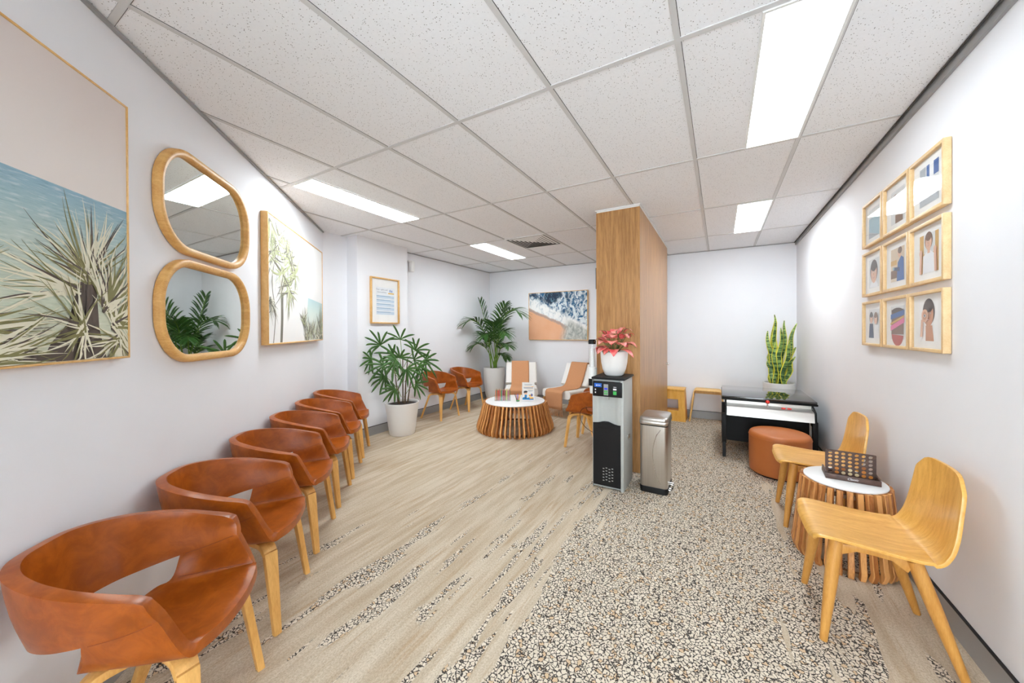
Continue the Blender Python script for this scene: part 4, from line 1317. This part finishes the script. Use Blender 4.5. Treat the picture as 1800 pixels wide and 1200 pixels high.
picture('large framed seaside print with grass tufts, nearest the camera on the left wall', .36, 1.50, 1.04, 1.292, .03, .008, [M_seaart, M_blade1, M_blade2, M_blade3], art_left)
M_hz1 = mat('print_palm_sage', rgb(176, 180, 140), .8)
M_hz2 = mat('print_palm_grey', rgb(122, 118, 106), .8)
M_hz3 = mat('print_palm_cream', rgb(226, 224, 206), .8)
def art_right(mb, lim, y):
    rnd = random.Random(17)
    k = [0]
    def tuft(x, z, n, l0, l1, a0, a1, w, ms=(1, 1, 2, 3)):
        for i in range(n):
            k[0] += 1
            blade2d(mb, x+rnd.uniform(-.04, .04), z+rnd.uniform(-.04, .04), math.radians(rnd.uniform(a0, a1)), rnd.uniform(l0, l1), w*rnd.uniform(.6, 1.3), rnd.uniform(-.6, .6), rnd.choice(ms), lim, y-.0004-.000008*k[0])
    def trunk(pts, w, m):
        k[0] += 1
        P = curve([(a, 0, b) for a, b in pts], 6)
        G = [[(p[0]-w/2, y-.0004-.000008*k[0], p[2]), (p[0]+w/2, y-.0004-.000008*k[0], p[2])] for p in P]
        G = [[(min(max(a, lim[0]), lim[1]), b_, min(max(c_, lim[2]), lim[3])) for a, b_, c_ in r] for r in G]
        mb.grid(np.array(G), m, False)
    trunk([(.26, 0), (.28, .2), (.29, .42), (.36, .55)], .05, 2)
    trunk([(.29, .42), (.22, .62), (.16, .80)], .022, 3)
    trunk([(.29, .42), (.40, .62), (.44, .78)], .022, 3)
    trunk([(.10, 0), (.14, .25), (.08, .5), (.16, .75)], .014, 2)
    trunk([(.02, .25), (.2, .36), (.28, .44)], .012, 2)
    for x, z, n in ((.22, .86, 60), (.40, .80, 46), (.10, .72, 34), (.50, .74, 36), (.44, .48, 44), (.30, .62, 30), (.58, .62, 26)):
        tuft(x, z, n, .10, .30, 0, 360, .016)
    tuft(.06, .95, 30, .1, .35, 250, 330, .02)
    tuft(.05, .35, 26, .06, .2, 200, 360, .01, (2, 3))
    for x in (.92, 1.0, 1.1, 1.25, 1.36, 1.44):
        tuft(x, .02+.05*rnd.random(), 26, .06, .22, 30, 150, .012, (1, 2, 2, 3))
    tuft(1.40, .10, 40, .1, .34, 40, 140, .012, (1, 2, 2))
    tuft(.84, .18, 24, .05, .2, 40, 150, .010, (1, 2))
picture('framed pale print of palm trees with deep oak frame, beyond the mirrors', 3.145, 1.495, 1.035, 1.292, .052, .012, [M_hazeart, M_hz1, M_hz2, M_hz3], art_right)

# pill shaped mirrors
def pill(w, h, r, n=14):
    out = []
    for cx, cz, a0 in ((w-r, r, -90), (w-r, h-r, 0), (r, h-r, 90), (r, r, 180)):
        for i in range(n+1):
            a = math.radians(a0+90*i/n)
            out.append((cx+r*math.cos(a), cz+r*math.sin(a)))
    return out
def mirror(label, z):
    w, h = .865, .535
    t = wall_thing('wall_mirror', label, 'mirror', dpos(2.03, z), RD, 'pill-shaped wood framed mirrors')
    rings = []
    for off, y in ((0.003, -.002), (0.0, -.005), (0.0, -.028), (.004, -.035), (.012, -.038), (.026, -.037), (.036, -.031), (.040, -.022), (.040, -.010)):
        P = pill(w-2*off, h-2*off, .235-off)
        rings.append([(a+off, y, b_+off) for a, b_ in P])
    MB().grid(np.array(rings), 0, True, True).build('frame', M_mirrorframe, t)
    P = pill(w-.079, h-.079, .1955)
    gm = MB().add([(a+.0395, -.014, b_+.0395) for a, b_ in P], [tuple(range(len(P)))], 0, False)
    o_ = len(P)
    gm.add([(a+.0395, -.010, b_+.0395) for a, b_ in P], [tuple(range(len(P)))], 0, False)
    gm.build('mirror_glass', M_mirror, t, angle=0)
mirror('upper pill-shaped wooden mirror on the left wall, reflecting a ceiling light', 1.80)
mirror('lower pill-shaped wooden mirror on the left wall, reflecting the palm', 1.24)

# certificate on the pier
t = wall_thing('framed_certificate', 'framed sheet of blue text on the wall pier above the fan palm', 'framed notice', (XP, 3.085, 1.50), math.radians(90))
w, h = .475, .63
frame_bars(w, h, .018, .035, .002).build('frame', M_frame, t)
MB().box(.018, w-.018, -.014, -.003, .018, h-.018).build('mat_board', M_paper, t)
M_ct = {k: mat('certificate_'+k, rgb(*c), .8) for k, c in dict(paper=(228, 232, 236), grey=(136, 140, 148), blue=(188, 206, 222), dblue=(140, 168, 192), gold=(224, 176, 60), navy=(86, 128, 190)).items()}
cn_ = list(M_ct)
pr = MB()
def cq(x0, x1, z0, z1, m, l):
    pr.add([(x0, -.0142-.0003*l, z0), (x1, -.0142-.0003*l, z0), (x1, -.0142-.0003*l, z1), (x0, -.0142-.0003*l, z1)], [(0, 1, 2, 3)], cn_.index(m), False)
cq(.09, .40, .12, .50, 'paper', 1)
for i in range(5):
    z1 = .385-.055*i
    cq(.10, .39, z1-.038, z1, 'blue', 2); cq(.10, .33, z1-.010, z1-.002, 'dblue', 3)
    cq(.10, .37, z1-.022, z1-.019, 'paper', 3); cq(.10, .35, z1-.032, z1-.029, 'paper', 3)
cq(.29, .39, .415, .43, 'gold', 2); cq(.315, .33, .44, .475, 'navy', 2); cq(.345, .36, .44, .47, 'navy', 2)
pr.build('printed_sheet', [M_ct[k] for k in cn_], t, angle=0)
M_inkg = M_ct['grey']
text_mesh('Your rights and', .030, M_inkg, 'heading', t, Matrix.Translation((.185, -.0152, .468)) @ Matrix.Rotation(PI/2, 4, 'X'), .0001)
text_mesh('responsibilities', .026, M_inkg, 'heading', t, Matrix.Translation((.185, -.0152, .432)) @ Matrix.Rotation(PI/2, 4, 'X'), .0001)
MB().add([(.018, -.022, .018), (w-.018, -.022, .018), (w-.018, -.022, h-.018), (.018, -.022, h-.018)], [(0, 1, 2, 3)], 0, False).build('glass', M_glass, t)

# beach painting on the back wall
def _shore(t):
    x, y, z = t.xyz(t.coord())
    v = t.coord()
    n = t.noise(t.map(v, (1, 1, 1)), 4, 4, .6)
    nf = t.noise(t.map(v, (1.6, 1, 1)), 9, 6, .7, 1.2)
    d = t.math('ADD', z, t.math('MULTIPLY', x, .47))
    d = t.math('ADD', d, t.math('MULTIPLY', t.math('SUBTRACT', n, .5), .16))
    sand = t.mix(t.noise(v, 3, 3), rgb(222, 158, 118), rgb(232, 186, 152))
    wet = t.mix(nf, rgb(196, 150, 132), rgb(160, 160, 152))
    foam = t.mix(t.ramp(nf, .32, .52), rgb(176, 190, 198), rgb(238, 238, 236))
    deep = t.mix(t.ramp(nf, .43, .57), rgb(52, 100, 138), rgb(222, 230, 232))
    dark = t.mix(t.ramp(nf, .5, .64), rgb(48, 60, 78), rgb(96, 132, 150))
    c = t.mix(t.ramp(d, .56, .60), sand, wet)
    c = t.mix(t.ramp(d, .62, .66), c, foam)
    c = t.mix(t.ramp(d, .80, .90), c, deep)
    dk = t.math('MULTIPLY', t.ramp(t.noise(t.map(v, (1.3, 1, 1.1), (.35, 0, .2)), 2.4, 2), .52, .6), t.ramp(d, .84, .95))
    dk = t.math('MULTIPLY', dk, t.ramp(x, 1.0, .7))
    c = t.mix(dk, c, dark)
    # grey backwash at lower right
    gw = t.math('MULTIPLY', t.ramp(t.math('SUBTRACT', x, t.math('MULTIPLY', z, .35)), .60, .80), t.ramp(d, .82, .74))
    c = t.mix(gw, c, t.mix(t.ramp(nf, .35, .65), rgb(150, 156, 152), rgb(206, 208, 202)))
    return c, None
M_shore = mat('shoreline_painting', rough=.7, spec=.15, build=_shore)
t = wall_thing('beach_painting', 'framed aerial beach painting on the back wall left of the column', 'picture', (-3.335, YB, 1.212), 0)
w, h = 1.225, .925
frame_bars(w, h, .010, .045, .002).build('frame', M_frame, t)
MB().box(.010, w-.010, -.040, -.003, .010, h-.010).build('canvas', M_shore, t)

# nine framed photos on the right wall (local x = towards the camera, so rotation -90)
M_ph = {k: mat('photo_'+k, rgb(*c), .7) for k, c in dict(skin=(222, 178, 150), skin2=(196, 140, 106), hair=(66, 52, 46), brown=(120, 88, 66), shirt=(232, 234, 238), blue=(52, 96, 160), navy=(40, 56, 92), pale=(214, 216, 216), sand=(214, 196, 172), teal=(150, 182, 194), pink=(222, 110, 160), red=(176, 70, 60), lips=(190, 96, 88), gold=(206, 164, 92), grey=(170, 176, 182), white=(240, 240, 240), eye=(50, 40, 38)).items()}
pk = list(M_ph)
def photo_art(kind):
    mb = MB(); k = [0]
    L = lambda: -.0125-.00025*k[0]
    def q(x0, x1, z0, z1, m):
        k[0] += 1; y = L()
        mb.add([(x0, y, z0), (x1, y, z0), (x1, y, z1), (x0, y, z1)], [(0, 1, 2, 3)], pk.index(m), False)
    def e(x, z, rx, rz, m, a0=0, a1=360):
        k[0] += 1; y = L(); n = 28
        mb.add([(x+rx*math.cos(math.radians(a0+(a1-a0)*i/n)), y, z+rz*math.sin(math.radians(a0+(a1-a0)*i/n))) for i in range(n)], [tuple(range(n))], pk.index(m), False)
    def tri(pts, m):
        k[0] += 1; y = L()
        mb.add([(a, y, b_) for a, b_ in pts], [tuple(range(len(pts)))], pk.index(m), False)
    def face(x, z, r, skin, hair, smile=True):
        e(x, z+r*.25, r*1.08, r*1.25, hair); e(x, z, r*.85, r*1.1, skin)
        e(x, z+r*.72, r*.8, r*.5, hair)
        for s_ in (-1, 1):
            e(x+s_*r*.34, z+r*.12, r*.13, r*.07, 'white'); e(x+s_*r*.34, z+r*.12, r*.06, r*.065, 'eye')
            q(x+s_*r*.34-r*.16, x+s_*r*.34+r*.16, z+r*.28, z+r*.33, hair)
        tri([(x-r*.09, z-r*.18), (x+r*.09, z-r*.18), (x, z+r*.08)], 'skin2' if skin == 'skin' else 'brown')
        e(x, z-r*.42, r*.30, r*.13, 'lips', 180, 360); e(x, z-r*.44, r*.22, r*.05, 'white', 180, 360)
    x0, x1, z0, z1 = .080, .265, .055, .255
    cx, cz = (x0+x1)/2, (z0+z1)/2
    if kind == 'sea':
        q(x0, x1, z0, z1, 'teal'); q(x0, x1, cz+.04, z1, 'pale'); tri([(x0, z0), (x1, z0), (x0, z0+.05)], 'grey')
    elif kind == 'arm':
        q(x0, x1, z0, z1, 'pale'); e(cx+.02, z0+.05, .05, .05, 'brown', 0, 180); q(cx-.03, cx+.07, z0, z0+.05, 'brown'); e(cx-.03, cz+.03, .03, .04, 'skin'); e(cx-.03, cz+.055, .032, .022, 'brown')
    elif kind == 'room':
        q(x0, x1, z0, z1, 'pale'); q(x0, x0+.06, cz, z1, 'grey'); q(x0+.07, x1, cz+.03, z1, 'blue'); q(x0, x1, z0, z0+.04, 'grey'); q(x0+.1, x0+.14, cz+.03, z1, 'white')
    elif kind == 'smile':
        q(x0, x1, z0, z1, 'pale'); e(cx, z0-.0, .07, .05, 'shirt', 0, 180); face(cx, cz, .062, 'skin', 'hair')
    elif kind == 'worker':
        q(x0, x1, z0, z1, 'sand'); q(x0, cx, z0+.02, z0+.07, 'brown'); q(x0, cx-.01, cz, cz+.03, 'gold')
        tri([(cx-.01, z0), (x1-.005, z0), (x1-.01, cz+.03), (cx+.05, cz+.045), (cx+.005, cz+.01)], 'blue'); tri([(cx-.05, cz-.03), (cx+.03, cz-.045), (cx+.03, cz-.02), (cx-.045, cz-.012)], 'navy')
        e(cx+.03, cz+.065, .024, .028, 'skin'); e(cx+.036, cz+.08, .027, .02, 'brown'); e(cx-.05, cz-.02, .012, .01, 'teal')
    elif kind == 'hands':
        q(x0, x1, z0, z1, 'gold'); q(cx-.05, cx+.06, cz, z1, 'pale')
        tri([(cx-.06, z0), (cx+.06, z0), (cx+.055, cz-.01), (cx, cz+.02), (cx-.055, cz-.01)], 'shirt')
        q(cx-.012, cx+.012, cz, cz+.03, 'skin'); face(cx, cz+.055, .036, 'skin', 'brown')
        for s_ in (-1, 1):
            tri([(cx+s_*.085, z0), (cx+s_*.065, z0), (cx+s_*.06, cz), (cx+s_*.08, cz)], 'skin'); e(cx+s_*.07, cz+.008, .014, .018, 'skin')
    elif kind == 'pair':
        q(x0, x1, z0, z1, 'pale'); tri([(x0, z0), (cx, z0), (cx-.015, cz), (x0+.015, cz)], 'navy'); tri([(cx, z0), (x1, z0), (x1-.015, cz-.01), (cx+.015, cz-.01)], 'shirt')
        face(cx-.045, cz+.035, .032, 'skin', 'hair'); face(cx+.045, cz+.03, .032, 'skin', 'brown')
    elif kind == 'bands':
        q(x0, x1, z0, z1, 'pale'); e(cx, z0+.03, .08, .07, 'red', 180, 360); q(x0+.01, x1-.01, z0+.03, z1-.02, 'brown'); e(cx, z1-.03, .075, .02, 'hair')
        tri([(x0, cz+.02), (x1, cz+.045), (x1, cz+.075), (x0, cz+.05)], 'blue'); tri([(x0, cz-.05), (x1, cz+.0), (x1, cz+.03), (x0, cz-.02)], 'pink'); tri([(x0, cz-.015), (x1, cz+.03), (x1, cz+.042), (x0, cz+.0)], 'gold')
    elif kind == 'ring':
        q(x0, x1, z0, z1, 'white'); tri([(cx-.03, z0), (cx+.05, z0), (cx+.035, cz-.02), (cx-.03, cz-.02)], 'skin2'); face(cx, cz+.035, .055, 'skin2', 'hair')
        e(cx-.03, cz+.03, .034, .034, 'skin'); e(cx-.03, cz+.03, .022, .022, 'skin2'); e(cx-.03, cz+.03, .012, .008, 'white'); e(cx-.03, cz+.03, .007, .007, 'eye')
        tri([(cx-.075, z0+.02), (cx-.05, z0+.02), (cx-.045, cz+.01), (cx-.065, cz+.01)], 'skin')
    return mb
kinds = [['sea', 'arm', 'room'], ['smile', 'worker', 'hands'], ['pair', 'bands', 'ring']]
labs = [['framed photo with pale blue sea, top left of the nine on the right wall', 'framed pale photo with brown shapes, top middle of the nine on the right wall', 'framed photo with blue-grey room, top right and nearest of the nine frames'],
        ['framed close portrait of a smiling dark-haired person, middle left of the nine', 'framed photo of a person in blue work clothes, centre of the nine frames', 'framed photo of a person in white with raised hands, middle right of the nine'],
        ['framed photo of two people side by side, bottom left of the nine frames', 'framed photo with blue and pink bands, bottom middle of the nine frames', 'framed portrait with hand making a ring round one eye, bottom right of the nine']]
colY = [3.472, 3.103, 2.742]; rowZ = [1.985, 1.633, 1.283]
for r0 in range(3):
    for c0 in range(3):
        w, h = .348, .312
        t = wall_thing('photo_frame', labs[r0][c0], 'picture', (XR, colY[c0], rowZ[r0]), math.radians(-90), 'nine small oak framed photos')
        frame_bars(w, h, .017, .030, .002).build('frame', M_photoframe, t)
        MB().box(.017, w-.017, -.0122, -.003, .017, h-.017).build('mat_board', M_paper, t)
        photo_art(kinds[r0][c0]).build('photo', [M_ph[k] for k in pk], t, angle=0)
        MB().add([(.017, -.022, .017), (w-.017, -.022, .017), (w-.017, -.022, h-.017), (.017, -.022, h-.017)], [(0, 1, 2, 3)], 0, False).build('glass', M_glass, t)

# small wall devices
t = thing('wall_sensor', 'small white device high on the far left wall just past the pier', 'wall device', (XL, 3.98, 2.42))
MB().box(.0, .03, -.05, .05, .06, .09, 0, .006).build('mount', M_white, t)
MB().box(.012, .075, -.035, .035, -.09, .07, 0, .012).build('housing', M_white, t)
t = thing('wall_screen', 'dark edge of a wall screen on the back wall, just left of the column', 'screen', (-1.585, YB, 2.33))
MB().box(-.375, .375, -.04, -.004, -.19, .19, 0, .004).build('screen_body', M_black, t)
MB().box(-.36, .36, -.0408, -.0402, -.18, .18).build('screen_glass', M_black, t)
t = thing('door_latch', 'small chrome knob on the back corner of the wood column', 'handle', (CX1, 5.40, .915))
MB().sweep([(.0, 0, 0), (.03, 0, 0)], rsec(.03, .03, .012, 3), V(0, 1, 0)).build('latch_rose', M_chrome, t)
MB().tube([(.03, 0, 0), (.05, 0, 0), (.052, -.03, 0), (.052, -.08, 0)], .008, 10).build('latch_lever', M_chrome, t)
